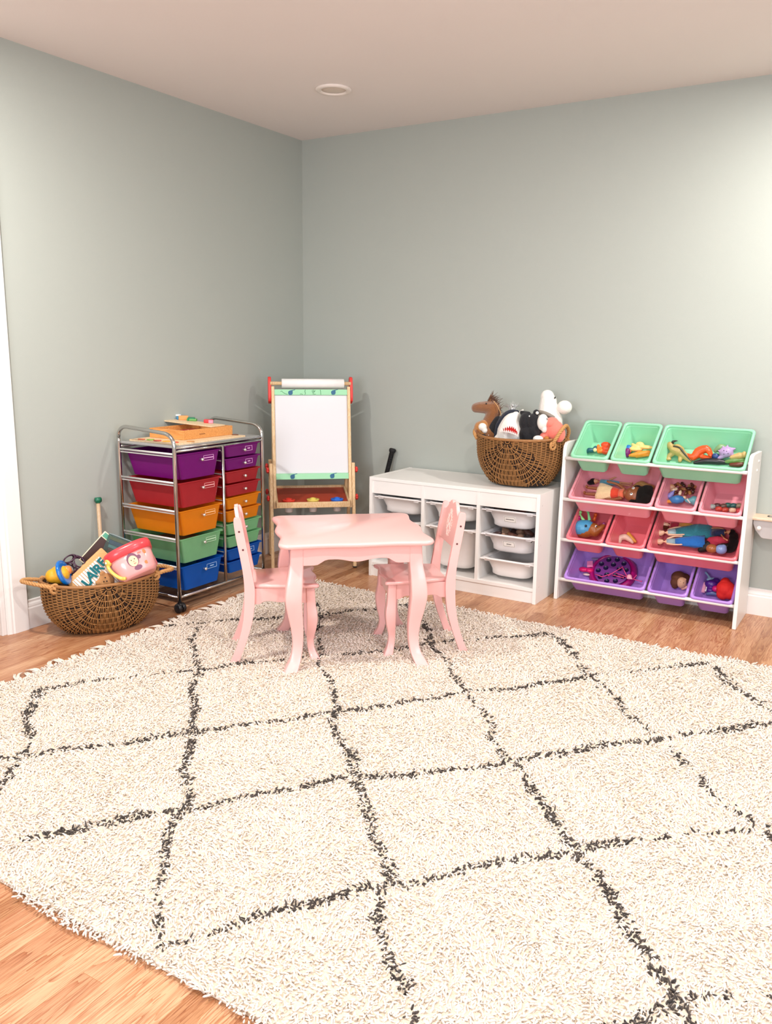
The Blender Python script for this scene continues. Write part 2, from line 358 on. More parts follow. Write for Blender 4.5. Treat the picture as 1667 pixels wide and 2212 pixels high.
def build_pile():
    rng = np.random.default_rng(4)
    # jittered grid of yarn tufts, denser towards the open front of the rug
    pts = []
    for ya, yb, st in ((Y0, -2.3, 0.0072), (-2.3, -1.5, 0.0082), (-1.5, Y1, 0.0094)):
        gx, gy = np.meshgrid(np.arange(X0, X1, st), np.arange(ya, yb, st))
        p = np.stack([gx.ravel(), gy.ravel()], 1); p += rng.uniform(-.5, .5, p.shape)*st
        pts.append(np.column_stack([p, np.full(len(p), st)]))
    P = np.concatenate(pts)
    # only where the room is seen from: drop the part of the rug far to the right of and behind the viewpoint
    P = P[~((P[:, 1] < -2.75) & (P[:, 0] > 3.35))]
    n = len(P); st = P[:, 2]
    # uneven, pulled-in outline of a hand-tied rug
    edge = 0.010*np.sin(P[:, 1]*17)+0.006*np.sin(P[:, 1]*41); 
    P[:, 0] = np.where(P[:, 0] < X0+0.06, P[:, 0]+edge*(1-(P[:, 0]-X0)/0.06), P[:, 0])
    e2 = 0.010*np.sin(P[:, 0]*9+1)+0.004*np.sin(P[:, 0]*37)
    P[:, 1] = np.where(P[:, 1] < Y0+0.08, P[:, 1]+e2*(1-(P[:, 1]-Y0)/0.08), P[:, 1])
    P[:, 1] = np.where(P[:, 1] > Y1-0.08, P[:, 1]+e2*(1-(Y1-P[:, 1])/0.08), P[:, 1])
    # dark yarn: distance to the lattice lines with a broken, knotted edge
    dmin = np.full(n, 9.0)
    wob = np.stack([np.sin(P[:, 1]*23+P[:, 0]*7), np.sin(P[:, 0]*19-P[:, 1]*11)], 1)*0.008
    Q = P[:, :2]+wob
    for ln in RUG_LINES:
        for a, b_ in zip(ln[:-1], ln[1:]):
            a = np.array(a); ab = np.array(b_)-a; t = np.clip(((Q-a)@ab)/(ab@ab), 0, 1)
            dmin = np.minimum(dmin, np.hypot(*(Q-a-t[:, None]*ab).T))
    width = 0.0118+0.0045*np.sin(P[:, 0]*9.1+P[:, 1]*4.3)+0.003*np.sin(P[:, 0]*31-P[:, 1]*27)
    dark = (dmin < width) & (rng.random(n) < 0.78)
    patch = np.sin(P[:, 0]*38+2*np.sin(P[:, 1]*29))*np.sin(P[:, 1]*43+1.3)
    dark &= ~((patch > 0.72) & (rng.random(n) < 0.85))
    L_ = rng.uniform(0.0125, 0.021, n)*(st/0.0078)**0.5
    ang = rng.uniform(0, 2*PI, n)
    # tufts lie in loose swirls
    sw = 1.7*np.sin(P[:, 0]*13+2*np.sin(P[:, 1]*9))+1.2*np.cos(P[:, 1]*15-P[:, 0]*5)
    ang = np.where(rng.random(n) < 0.55, sw+rng.normal(0, .8, n), ang)
    lean = rng.uniform(0.45, 1.25, n)
    curl = rng.normal(0, 0.35, n)
    rad = rng.uniform(0.0026, 0.0040, n)*(st/0.0078)
    dx, dy = np.cos(ang), np.sin(ang)
    H = rng.uniform(0.9, 1.15, n)
    ts = np.array([0.0, 0.45, 0.85, 1.0]); rs = np.array([0.75, 1.0, 0.85, 0.25])
    V = np.zeros((n, 12, 3)); 
    for i, t in enumerate(ts):
        hor = L_*np.sin(lean)*t**1.5; ver = L_*np.cos(lean)*(1.25*t-0.42*t*t)*H+0.0
        lat = L_*curl*t*t; cx = P[:, 0]+dx*hor-dy*lat; cy = P[:, 1]+dy*hor+dx*lat; cz = 0.006+ver
        for k in range(3):
            a = 2*PI*k/3+ang
            px_, pz_ = np.cos(a), np.sin(a)
            V[:, i*3+k, 0] = cx-dy*px_*rad*rs[i]-dx*pz_*rad*rs[i]*0.45
            V[:, i*3+k, 1] = cy+dx*px_*rad*rs[i]-dy*pz_*rad*rs[i]*0.45
            V[:, i*3+k, 2] = cz+pz_*rad*rs[i]*0.8
    V[:, :, 2] = np.maximum(V[:, :, 2], 0.0015)
    V = V.reshape(-1, 3); V[:, 0] -= rug.location.x; V[:, 1] -= rug.location.y
    q = []
    for i in range(3):
        for k in range(3):
            j = (k+1) % 3; q.append([i*3+k, i*3+j, (i+1)*3+j, (i+1)*3+k])
    q = np.array(q); base = (np.arange(n)*12)[:, None, None]
    F = (q[None]+base).reshape(-1, 4); nf = len(F)
    me = bpy.data.meshes.new('pile'); me.vertices.add(len(V)); me.vertices.foreach_set('co', V.astype(np.float32).ravel())
    me.loops.add(nf*4); me.loops.foreach_set('vertex_index', F.astype(np.int32).ravel())
    me.polygons.add(nf); me.polygons.foreach_set('loop_start', np.arange(nf, dtype=np.int32)*4)
    me.polygons.foreach_set('material_index', np.repeat(dark.astype(np.int32), 9))
    me.polygons.foreach_set('use_smooth', np.ones(nf, dtype=bool))
    me.update(calc_edges=True)
    # yarn tone of every tuft (undyed wool is uneven)
    tone = np.repeat(rng.random(n), 12).astype(np.float32)
    at = me.attributes.new('tone', 'FLOAT', 'POINT'); at.data.foreach_set('value', tone)
    for nm, c1, c2 in (('cream_wool', '#DCCBBA', '#EEE1D5'), ('dark_wool', '#241E1C', '#4A403A')):
        m, N, L, b = nodes_of(nm, 0.9)
        an = N.new('ShaderNodeAttribute'); an.attribute_name = 'tone'
        mx = N.new('ShaderNodeMix'); mx.data_type = 'RGBA'; mx.inputs[6].default_value = srgb(c1); mx.inputs[7].default_value = srgb(c2)
        L.new(wmath(N, L, 'POWER', an.outputs['Fac'], 0.45), mx.inputs[0]); L.new(mx.outputs[2], b.inputs['Base Color'])
        b.inputs['Sheen Weight'].default_value = 0.2; b.inputs['Specular IOR Level'].default_value = 0.2
        me.materials.append(m)
    o = bpy.data.objects.new('pile', me); COL.objects.link(o); o.parent = rug; tag(o, kind='stuff')
build_pile()
rnd = random.Random(9)
FR = mat('fringe_cotton', '#E6DACB', rough=0.9, var=0.15, scale=60)
def tassel(seed):
    r_ = random.Random(seed); mb = MB(); L0 = r_.uniform(0.06, 0.085); bend = r_.uniform(-0.4, 0.5)
    for k in range(5):
        s0 = (k-2)*0.004; a = bend+r_.uniform(-.12, .12); path = []
        for i in range(6):
            t = i/5; path.append((-L0*t*(1-0.05*k), s0*(1-1.6*t*(1-t))+math.sin(a)*L0*t*t+0.002*math.sin(9*t+k), 0.006+0.004*math.sin(PI*t)+0.001*k))
        mb.tube(path, [0.0032, 0.0034, 0.003, 0.003, 0.0028, 0.0014], 5)
    mb.ball((-0.012, 0, 0.008), (0.008, 0.007, 0.005), nu=8, nv=5)
    return mb
protos = [tassel(s) for s in range(6)]; meshes = []
y = Y0+0.04; i = 0
while y < Y1-0.02:
    x = X0+0.010*math.sin(y*17)+0.006*math.sin(y*41)+0.012
    k = i % 6
    if len(meshes) <= k:
        o = protos[k].build('tassel', FR, rug, smooth=True); meshes.append(o.data)
    else:
        o = bpy.data.objects.new('tassel', meshes[k]); COL.objects.link(o); o.parent = rug
    o.location = (x-rug.location.x, y-rug.location.y, 0.0); o.rotation_euler = (0, 0, rnd.uniform(-.5, .35))
    y += rnd.uniform(0.045, 0.062); i += 1
# ================================================================ pink table and chairs
PINK = mat('pink_lacquer', '#F2B9B4', rough=0.28, var=0.015, scale=6, coat=0.25)
TC = Vector((1.345, -1.483, 0)); TA = math.radians(42)
table = thing('play_table', TC, "child's pink wooden table with scalloped top and cabriole legs on the rug", 'table', TA)
def scallop(a, b, de, df, rc=0.035, n=26):
    """outline with half sizes a,b; scalloped ends (depth de) and fronts (depth df)"""
    out = []
    def side(p, q, d, nx, ny):
        for i in range(n):
            t = -1+2*(i/(n-1)); s_ = math.sin(PI*abs(t))**2
            x = p[0]+(q[0]-p[0])*(t+1)/2; y = p[1]+(q[1]-p[1])*(t+1)/2
            out.append((x-nx*d*s_, y-ny*d*s_))
    c = rc
    def corner(sx, sy, a0):
        for k in range(1, 6): q_ = math.radians(a0+15*k); out.append((sx*(a-c)+c*math.cos(q_), sy*(b-c)+c*math.sin(q_)))
    side((a, -b+c), (a, b-c), de, 1, 0); corner(1, 1, 0)
    side((a-c, b), (-a+c, b), df, 0, 1); corner(-1, 1, 90)
    side((-a, b-c), (-a, -b+c), de, -1, 0); corner(-1, -1, 180)
    side((-a+c, -b), (a-c, -b), df, 0, -1); corner(1, -1, 270)
    return out
def scaled(o, d):
    m = max(abs(p[0]) for p in o); k = max(abs(p[1]) for p in o)
    return [(x*(m+d)/m, y*(k+d)/k) for x, y in o]
def slab(mb, o, z0, z1, r):
    mb.loft([[(x, y, z) for x, y in scaled(o, d)] for d, z in ((-r, z0), (-r*0.3, z0+r*0.3), (0, z0+r), (0, z1-r), (-r*0.3, z1-r*0.3), (-r, z1))])
TZ = 0.527
ot = scallop(0.303, 0.286, 0.014, 0.007, 0.040)
mb = MB(); slab(mb, ot, TZ-0.020, TZ, 0.008); mb.build('tabletop', PINK, table, smooth=True)
def apron(mb, L_, z1, h, d, axis, pos, t=0.016):
    n = 30; rows = []
    for i in range(n+1):
        u = -1+2*i/n; au = abs(u)
        if au > 0.78: zz = -h
        else:
            k = (0.78-au)/0.78
            zz = -h+d*(0.5-0.5*math.cos(min(1, k*3.2)*PI)) - d*0.55*max(0, math.cos(u*PI*1.25))**2
        rows.append((u*L_/2, z1+zz))
    pts = rows+[(L_/2, z1), (-L_/2, z1)]
    if axis == 'x': ring = [[(x, pos-t/2, z) for x, z in pts], [(x, pos+t/2, z) for x, z in pts]]
    else: ring = [[(pos-t/2, x, z) for x, z in pts], [(pos+t/2, x, z) for x, z in pts]]
    mb.loft(ring)
for sgn in (-1, 1):
    m1 = MB(); apron(m1, 0.42, TZ-0.020, 0.075, 0.022, 'x', sgn*0.232); m1.build('apron', PINK, table, bevel=0.002)
    m1 = MB(); apron(m1, 0.39, TZ-0.020, 0.075, 0.022, 'y', sgn*0.247); m1.build('apron', PINK, table, bevel=0.002)
def cabriole(mb, x, y, z1, prof, sx, sy):
    """square leg with a cabriole sweep towards the corner sx, sy; prof: (z, half width, outward offset)"""
    P = sorted(prof, key=lambda p: -p[0]); zs = []; 
    pts = smooth_path([(p[0], p[1], p[2]) for p in P], 5)
    rings = []
    for q in pts:
        z, h, o = q.x, q.y, q.z; cx = x+sx*o*0.707; cy = y+sy*o*0.707; r = h*0.22
        rings.append([(px, py, z) for px, py in rrect(2*h, 2*h, r, 2, cx, cy)])
    mb.loft(rings)
LP = [(TZ-0.020, 0.0255, 0.0), (0.43, 0.0265, 0.004), (0.36, 0.031, 0.016), (0.30, 0.032, 0.022), (0.24, 0.029, 0.014), (0.17, 0.0235, 0.002), (0.11, 0.020, 0.0), (0.06, 0.021, 0.012), (0.025, 0.025, 0.034), (0.008, 0.026, 0.046)]
for sx in (-1, 1):
    for sy in (-1, 1):
        m1 = MB(); cabriole(m1, sx*0.232, sy*0.217, TZ, LP, sx, sy); m1.build('leg', PINK, table, smooth=True)
# ---- chair: faces +x
def plank(mb, line, width, y0, y1, r=0.3):
    """curved side board: centre line (x,z), width in the x-z plane, from y0 to y1"""
    P = smooth_path([(x, w_, z) for (x, z), w_ in zip(line, width)], 5)
    left = []; right = []
    for i, p in enumerate(P):
        q0 = P[max(i-1, 0)]; q1 = P[min(i+1, len(P)-1)]; t = Vector((q1.x-q0.x, 0, q1.z-q0.z)).normalized(); nrm = Vector((t.z, 0, -t.x))
        left.append((p.x-nrm.x*p.y/2, p.z-nrm.z*p.y/2)); right.append((p.x+nrm.x*p.y/2, p.z+nrm.z*p.y/2))
    n = len(P); vs = []; fs = []; d = 0.002
    for (lx, lz), (rx, rz) in zip(left, right): vs += [(lx, y0, lz), (rx, y0, rz), (rx, y1, rz), (lx, y1, lz)]
    for i in range(n-1):
        a = i*4; b_ = a+4
        for k in range(4): j = (k+1) % 4; fs.append((a+k, a+j, b_+j, b_+k))
    fs += [(3, 2, 1, 0), (4*n-4, 4*n-3, 4*n-2, 4*n-1)]
    mb.add(vs, fs)
SEAT = 0.328
def make_chair(loc, rz, label):
    t = thing('play_chair', loc, label, 'chair', rz, 'pink chairs at the play table')
    W = 0.128
    for s in (-1, 1):
        m1 = MB()
        plank(m1, [(-0.178, 0.006), (-0.160, 0.05), (-0.136, 0.12), (-0.118, 0.20), (-0.111, 0.30), (-0.117, 0.37), (-0.128, 0.44), (-0.144, 0.53), (-0.153, 0.588), (-0.156, 0.604)],
              [0.034, 0.030, 0.032, 0.038, 0.042, 0.036, 0.034, 0.034, 0.030, 0.018], s*W-0.0095, s*W+0.0095)
        side = m1.build('back_leg', PINK, t, bevel=0.003)
        for (x, z) in ((-0.1335, 0.475), (-0.147, 0.548)):
            MB().tube([(x, s*(W+0.0090), z), (x, s*(W+0.0102), z)], 0.0042, 10).build('screw_cover', mat('screw_dark', '#5A2A2C', rough=0.5), side)
        m1 = MB(); P_ = [(SEAT-0.016, 0.017, 0.0), (0.24, 0.018, 0.004), (0.19, 0.021, 0.010), (0.14, 0.019, 0.006), (0.09, 0.014, -0.002), (0.05, 0.0145, 0.004), (0.02, 0.018, 0.020), (0.006, 0.019, 0.028)]
        cabriole(m1, 0.130, s*0.110, SEAT, P_, 1, s); m1.build('front_leg', PINK, t, smooth=True)
    # seat: scalloped front edge
    m1 = MB(); o = []
    a, b_ = 0.166, 0.130
    for i in range(31):
        y_ = -1+2*i/30; s_ = math.sin(PI*abs(y_)/1.16)**2
        o.append((a-0.013*s_-0.003*(1-abs(y_)), y_*(b_+0.012)))
    o += [(a-0.012, b_+0.017), (0.06, b_+0.014), (-0.02, b_-0.0), (-0.10, b_-0.0105), (-0.10, -b_+0.0105), (-0.02, -b_+0.0), (0.06, -b_-0.014), (a-0.012, -b_-0.017)]
    slab(m1, o, SEAT-0.016, SEAT, 0.006); m1.build('seat', PINK, t, smooth=True)
    for s in (-1, 1):
        m1 = MB(); apron(m1, 0.23, SEAT-0.016, 0.066, 0.012, 'x', s*0.114, 0.014); m1.build('seat_rail', PINK, t, loc=(0.012, 0, 0), bevel=0.0015)
    m1 = MB(); apron(m1, 0.20, SEAT-0.016, 0.066, 0.014, 'y', 0.134, 0.014); m1.build('seat_rail', PINK, t, bevel=0.0015)
    # back panel with a scalloped crest, leaning with the posts
    ang = math.atan2(0.153-0.128, 0.588-0.44)
    M = Matrix.Translation((-0.130, 0, 0.452)) @ Matrix.Rotation(-ang, 4, 'Y')
    pts = []; hw = 0.1185
    for i in range(41):
        u = -1+2*i/40; au = abs(u)
        z = 0.128+0.048*(0.5+0.5*math.cos(PI*min(1, au/0.9)))**0.75 + 0.010*max(0, math.cos(PI*(au-0.33)/0.5))*(au > 0.08) - 0.008*math.exp(-(u/0.07)**2)
        pts.append((u*hw, z))
    pts = pts+[(hw, 0.0), (-hw, 0.0)]
    m1 = MB(); m1.loft([[(-0.008, y_, z) for y_, z in pts], [(0.008, y_, z) for y_, z in pts]], M=M)
    pan = m1.build('back_panel', PINK, t, bevel=0.003)
    # painted flourish on the side that faces the table
    m1 = MB(); rr = random.Random(3)
    def leaf(y_, z, a, L_, w_):
        ps = []
        for k in range(9):
            q = k/8; ps.append((L_*q, w_*math.sin(PI*q)))
        ps = ps+[(x, -y__) for x, y__ in ps[::-1][1:-1]]
        c_, s_ = math.cos(a), math.sin(a)
        m1.loft([[(xx, y_+px*c_-py*s_, z+px*s_+py*c_) for px, py in ps] for xx in (0.0081, 0.0088)], M=M)
    for s in (-1, 1):
        for k in range(5):
            ph = k/4; y0_ = s*(0.006+0.020*math.sin(ph*PI)); z0_ = 0.035+0.088*ph
            leaf(y0_, z0_, PI/2-s*(0.9-0.3*ph), 0.022, 0.0035); leaf(y0_, z0_, PI/2-s*(1.9-0.3*ph), 0.016, 0.003)
            leaf(y0_*0.4, z0_+0.006, PI/2-s*0.3, 0.014, 0.003)
        cur = [(0.0084, s*(0.004+0.016*math.sin(t_*PI*1.0)+0.006*math.sin(t_*3*PI)), 0.028+0.105*t_) for t_ in [i/16 for i in range(17)]]
        m1.tube(cur, 0.0011, 5, M=M)
    leaf(0, 0.118, PI/2, 0.026, 0.005); leaf(0, 0.038, -PI/2, 0.016, 0.004); m1.ball((0.0084, 0, 0.078), (0.0012, 0.007, 0.007), M=M)
    tag(m1.build('painted_flourish', mat('flourish_paint', '#F8DCD2', rough=0.5), pan), 'pale floral flourish painted on the back')
    return t
make_chair((1.118, -1.675, 0.0), math.radians(40.5), 'pink wooden play chair at the left end of the table, back towards the rainbow drawers')
make_chair((1.563, -1.286, 0.0), math.radians(222), 'pink wooden play chair at the right end of the table, back towards the white cabinet')

# ================================================================ white low cabinet with pull-out bins
WHITE = mat('white_laminate', '#F1EEEA', rough=0.35, var=0.01, scale=5)
TX, TYB, TW, TD, TH_ = 0.7915, -0.020, 0.99, 0.44, 0.56
cab = thing('storage_cabinet', (TX, TYB, 0), 'low white cabinet with three columns of white pull-out bins against the wall', 'cabinet')
p = 0.018
MB().box(0, -TD, 0, p, 0, TH_).build('side_panel', WHITE, cab, bevel=0.001)
MB().box(TW-p, -TD, 0, TW, 0, TH_).build('side_panel', WHITE, cab, bevel=0.001)
MB().box(p, -TD+0.002, TH_-p-0.001, TW-p, 0, TH_-0.001).build('top_panel', WHITE, cab, bevel=0.001)
cw = (TW-4*p)/3; CX = [p+i*(cw+p) for i in range(3)]
for i in (1, 2): MB().box(CX[i]-p, -TD+0.004, 0.062, CX[i], -0.006, TH_-p-0.001).build('divider', WHITE, cab, bevel=0.001)
MB().box(p, -TD+0.003, 0.062, TW-p, -0.006, 0.062+p).build('bottom_shelf', WHITE, cab, bevel=0.001)
MB().box(p, -TD+0.010, 0.0, TW-p, -TD+0.026, 0.062).build('plinth', WHITE, cab, bevel=0.001)
MB().box(p, -0.012, 0.062+p, TW-p, -0.006, TH_-p).build('back_panel', mat('cabinet_back', '#E4DED6', rough=0.6), cab)
for i in range(3): MB().box(CX[i], -TD+0.006, 0.470, CX[i]+cw, -TD+0.020, TH_-p-0.001).build('header_rail', WHITE, cab, bevel=0.001)
for z in (0.085, 0.30, 0.50):
    MB().tube([(TW-0.0005, -TD+0.035, z), (TW+0.0008, -TD+0.035, z)], 0.0035, 10).build('cover_cap', mat('cap_grey', '#D8D4CE'), cab)
BINW = mat('white_translucent_bin', '#F0ECEA', rough=0.32, var=0.01, scale=5, clear=0.0, sss=0.0)
BINS = mat('grey_white_bin', '#E6E4E6', rough=0.32, var=0.01, scale=5)
LAB = mat('label_paper', '#F7F4F0', rough=0.7); INK = mat('label_ink', '#4A4744', rough=0.7)
def tub(name, loc, w_, d_, h, m, label, group, lab=0, out=0.0):
    """bin hung by its flanges: local origin at the rim centre front, body hangs below; front is -y"""
    t = thing(name, loc, label, 'storage bin', 0, group)
    mb = MB(); rings = []
    def ring(ww, dd, z, r, y_=0): return [(x, y+d_/2+y_, z) for x, y in rrect(ww, dd, r, 6)]
    tp = 0.055*min(1, h/0.12)
    w0, d0 = w_-0.040, d_-0.030
    rings += [ring(w0-tp-0.03, d0-tp-0.03, -h, 0.05), ring(w0-tp, d0-tp, -h+0.010, 0.055), ring(w0-tp+0.004, d0-tp+0.004, -h+0.03, 0.06), ring(w0, d0, -0.012, 0.06), ring(w_-0.012, d_, -0.008, 0.05), ring(w_-0.012, d_, 0.0, 0.05), ring(w0-0.008, d0-0.008, -0.001, 0.055), ring(w0-tp-0.004, d0-tp-0.004, -h+0.03, 0.055), ring(w0-tp-0.03, d0-tp-0.03, -h+0.004, 0.05)]
    mb.loft(rings); body = mb.build('bin_body', m, t, smooth=True)
    # flanges that slide in the grooves, with the little notched tabs at the front
    mb = MB()
    for s in (-1, 1):
        mb = MB().box(s*(w_/2-0.016)-0.0130, 0.004, -0.010, s*(w_/2-0.016)+0.0130, d_-0.004, -0.003); mb.box(s*(w_/2-0.040)-0.016, 0.012, -0.018, s*(w_/2-0.040)+0.016, 0.03, -0.006)
        mb.build('rim_flange', m, t, bevel=0.0015)
    if lab:
        zc = -h*0.50
        def yf(z): k = (z+h-0.03)/(h-0.042); return (d_/2)-((d0-tp+0.004)+((tp-0.004)*k))/2
        y0_, y1_ = yf(zc-0.016), yf(zc+0.016)
        M = frame((0, (y0_+y1_)/2-0.0006, zc), (1, 0, 0), (0, -(0.032), (y1_-y0_))) if False else Matrix.Translation((0, (y0_+y1_)/2-0.0012, zc)) @ Matrix.Rotation(math.atan2(y1_-y0_, 0.032)*-1, 4, 'X')
        MB().box(-0.034, -0.0004, -0.016, 0.034, 0.0004, 0.016, M).build('label_holder', LAB, t, bevel=0.0003)
        mb = MB(); 
        for (a, b_, c_, d__) in ((-0.030, 0.0125, 0.030, 0.0135), (-0.030, -0.0135, 0.030, -0.0125), (-0.030, -0.0135, -0.029, 0.0135), (0.029, -0.0135, 0.030, 0.0135)):
            mb.box(a, -0.0008, b_, c_, -0.0003, d__, M)
        x = -0.022 if lab == 2 else -0.012
        while x < (0.022 if lab == 2 else 0.012): mb.box(x, -0.0008, -0.0025, x+0.0022, -0.0003, 0.003, M); x += 0.0032
        mb.build('printed_label', INK, t)
    return t
BW = cw-0.004
g = 'white bins in the low cabinet'
fy = TYB-TD+0.012
tub('storage_bin', (TX+CX[0]+cw/2, fy, 0.457), BW, 0.40, 0.095, BINW, 'shallow white bin at the top left of the white cabinet', g)
tub('storage_bin', (TX+CX[0]+cw/2, fy, 0.332), BW, 0.40, 0.225, BINW, 'deep white bin low in the left column of the cabinet, behind the pink table', g)
tub('storage_bin', (TX+CX[1]+cw/2, fy, 0.458), BW, 0.40, 0.095, BINW, 'shallow white bin at the top of the middle column of the cabinet', g)
tub('storage_bin', (TX+CX[1]+cw/2, fy, 0.331), BW, 0.40, 0.225, BINW, 'deep white bin behind the right pink chair in the middle column', g)
tub('storage_bin', (TX+CX[2]+cw/2, fy, 0.458), BW, 0.40, 0.098, BINS, 'white bin with a long printed label, top of the right column', g, 2)
tub('storage_bin', (TX+CX[2]+cw/2, fy, 0.330), BW, 0.40, 0.098, BINS, 'white bin with a short printed label, second in the right column', g, 1)
tub('storage_bin', (TX+CX[2]+cw/2, fy, 0.200), BW, 0.40, 0.098, BINW, 'empty unlabelled white bin at the bottom of the right column', g)
for i in range(3):     # grooved runners in the cabinet sides
    for z in ((0.457, 0.332, 0.200)[:3 if i == 2 else 2]):
        mb = MB()
        for s in (0, 1): x = CX[i] if s == 0 else CX[i]+cw; mb.box(x-0.0005, -TD+0.02, z-0.014, x+0.0015, -0.02, z-0.011) if s == 0 else mb.box(x-0.0015, -TD+0.02, z-0.014, x+0.0005, -0.02, z-0.011)
        mb.build('bin_runner', WHITE, cab)
# dark toys heaped in the two upper right bins
rr = random.Random(5)
for (zb, cols, nm, n_) in ((0.458, ['#3A2424', '#2A2A2E', '#502A28', '#6A3A34', '#34282C'], 'toy', 9), (0.330, ['#4A3230', '#B08A72', '#6A4438', '#8A6A58', '#2E2628', '#C09A80'], 'toy', 9)):
    for k in range(n_):
        x = TX+CX[2]+0.065+(cw-0.13)*(k % 5)/4+rr.uniform(-.008, .008); y_ = TYB-TD+0.085+0.10*(k//5)+rr.uniform(-.01, .01)
        mb = MB(); sh = (rr.uniform(.022, .032), rr.uniform(.018, .026), rr.uniform(.014, .020))
        mb.ball((0, 0, 0), sh); mb.ball((sh[0]*0.7, 0.008, 0.006), (0.012, 0.01, 0.01)); mb.ball((-sh[0]*0.6, -0.010, 0.004), (0.013, 0.008, 0.012))
        zt = zb-0.016+rr.uniform(-.006, .004)
        o = mb.build('toy_animal', mat('bin_toy_%d_%d' % (zb*1000, k % len(cols)), cols[k % len(cols)], rough=0.5), None, loc=(x, y_, zt), rot=(rr.uniform(-.5, .5), rr.uniform(-.5, .5), rr.uniform(0, 6)), remesh=0.0035)
        tag(o, ('dark rounded toy in the heap inside the top right cabinet bin' if zb > 0.4 else 'brown rounded toy in the heap inside the second right cabinet bin'), 'toy', 'toys in the top right bin' if zb > 0.4 else 'toys in the second right bin')

# ================================================================ toy organiser with slanted bins
SX, SW, SD = 1.820, 0.880, 0.288; SYF = -0.308
sh = thing('toy_organizer', (SX, SYF, 0), 'white toy organiser with four rows of slanted green, pink, coral and purple bins', 'shelf')
sp_ = [(0.0, 0.0), (SD, 0.0), (SD, 0.800), (0.092, 0.806), (0.050, 0.802), (0.030, 0.785), (0.026, 0.765), (0.008, 0.42)]
for x in (0, SW-0.018):
    MB().loft([[(xx, y_, z) for y_, z in sp_] for xx in (x, x+0.018)]).build('side_panel', WHITE, sh, bevel=0.003)
for y_, z in ((0.21, 0.76), (0.18, 0.72)):
    MB().tube([(SW-0.001, y_, z), (SW+0.003, y_, z)], [0.008, 0.0055], 12).build('screw_cap', mat('cap_white', '#F2F0EE', rough=0.2), sh, smooth=True)
ROWZ = [0.727, 0.520, 0.312, 0.105]
TLT = math.radians(36.3); CT, ST = math.cos(TLT), math.sin(TLT)
RL = 0.280
for i, z in enumerate(ROWZ):
    MB().tube([(0.018, 0.020, z), (SW-0.018, 0.020, z)], 0.0085, 14).build('front_rod', WHITE, sh, smooth=True)
    MB().tube([(0.018, 0.252, z+0.012), (SW-0.018, 0.252, z+0.012)], 0.0085, 14).build('back_rod', WHITE, sh, smooth=True)
ORG = {}
def org_bin(row, x0, x1, m, label, group):
    """slanted bin; local frame: X across, Y up the slope along the rim, Z out of the bin, origin at the front rim corner"""
    z = ROWZ[row]+0.0105
    o0 = Vector((x0, SYF+0.0085, z))
    M = Matrix.Translation(o0) @ Matrix.Rotation(TLT, 4, 'X')
    w_ = x1-x0; D = 0.124; r = 0.020
    t = thing('toy_bin', (0, 0, 0), label, 'bin', 0, group, M=M)
    def ring(ins, z_, rr_, inf=None): return [(x+w_/2, y_+RL/2, z_) for x, y_ in rrect(w_-2*ins, RL-2*ins, rr_, 4)]
    mb = MB()
    mb.loft([ring(0.036, -D, 0.014), ring(0.032, -D+0.004, 0.018), ring(0.016, -0.012, 0.018), ring(0.006, -0.004, 0.020), ring(0.006, -0.001, 0.020), ring(0.0135, -0.002, 0.018), ring(0.029, -D+0.008, 0.020), ring(0.035, -D+0.0045, 0.014)])
    mb.build('bin_shell', m, t, smooth=False, bevel=0)
    for p_ in t.children[0].data.polygons: p_.use_smooth = True
    t.children[0].data.set_sharp_from_angle(angle=math.radians(35))
    # rolled rim with a skirt
    mb = MB(); prof = [(0.014, -0.003), (0.012, 0.002), (0.007, 0.004), (0.002, 0.002), (0.0, -0.004), (0.001, -0.016), (0.005, -0.017), (0.006, -0.006), (0.012, -0.007)]
    n_ = len(prof); rings = [ring(a, b_, r) for a, b_ in prof]
    mb.loft(rings, cap=False, loop=True); mb.build('rim', m, t, smooth=True)
    ORG[label] = (M, w_, D)
    return t, M, w_, D
GREEN = mat('mint_green_plastic', '#92D8B0', rough=0.30, var=0.01, coat=0.2); 
PNK = mat('light_pink_plastic', '#EE9AA6', rough=0.30, var=0.01, coat=0.2)
CRL = mat('coral_plastic', '#E8747E', rough=0.30, var=0.01, coat=0.2)
PUR = mat('lilac_plastic', '#AE84D6', rough=0.30, var=0.01, coat=0.2)
xL = SX+0.036; 
G1 = org_bin(0, 1.861, 2.052, GREEN, 'small green bin at the left end of the top row', 'slanted organiser bins')
G2 = org_bin(0, 2.061, 2.252, GREEN, 'small green bin in the middle of the top row', 'slanted organiser bins')
G3 = org_bin(0, 2.261, 2.674, GREEN, 'large green bin of dinosaurs at the right of the top row', 'slanted organiser bins')
P1 = org_bin(1, 1.861, 2.277, PNK, 'large pink bin with a big doll lying in it', 'slanted organiser bins')
P2 = org_bin(1, 2.286, 2.477, PNK, 'small pink bin full of little figures, middle of the second row', 'slanted organiser bins')
P3 = org_bin(1, 2.485, 2.676, PNK, 'small pink bin at the right end of the second row', 'slanted organiser bins')
C1 = org_bin(2, 1.861, 2.052, CRL, 'small coral bin holding the toy hedgehog', 'slanted organiser bins')
C2 = org_bin(2, 2.062, 2.256, CRL, 'small coral bin, nearly empty, middle of the third row', 'slanted organiser bins')
C3 = org_bin(2, 2.264, 2.676, CRL, 'large coral bin full of fashion dolls', 'slanted organiser bins')
V1 = org_bin(3, 1.861, 2.272, PUR, 'large purple bin with a magenta game in it, bottom left', 'slanted organiser bins')
V2 = org_bin(3, 2.281, 2.472, PUR, 'small purple bin holding a brown doll head, middle of the bottom row', 'slanted organiser bins')
V3 = org_bin(3, 2.481, 2.676, PUR, 'small purple bin with a red bag at the right end of the bottom row', 'slanted organiser bins')

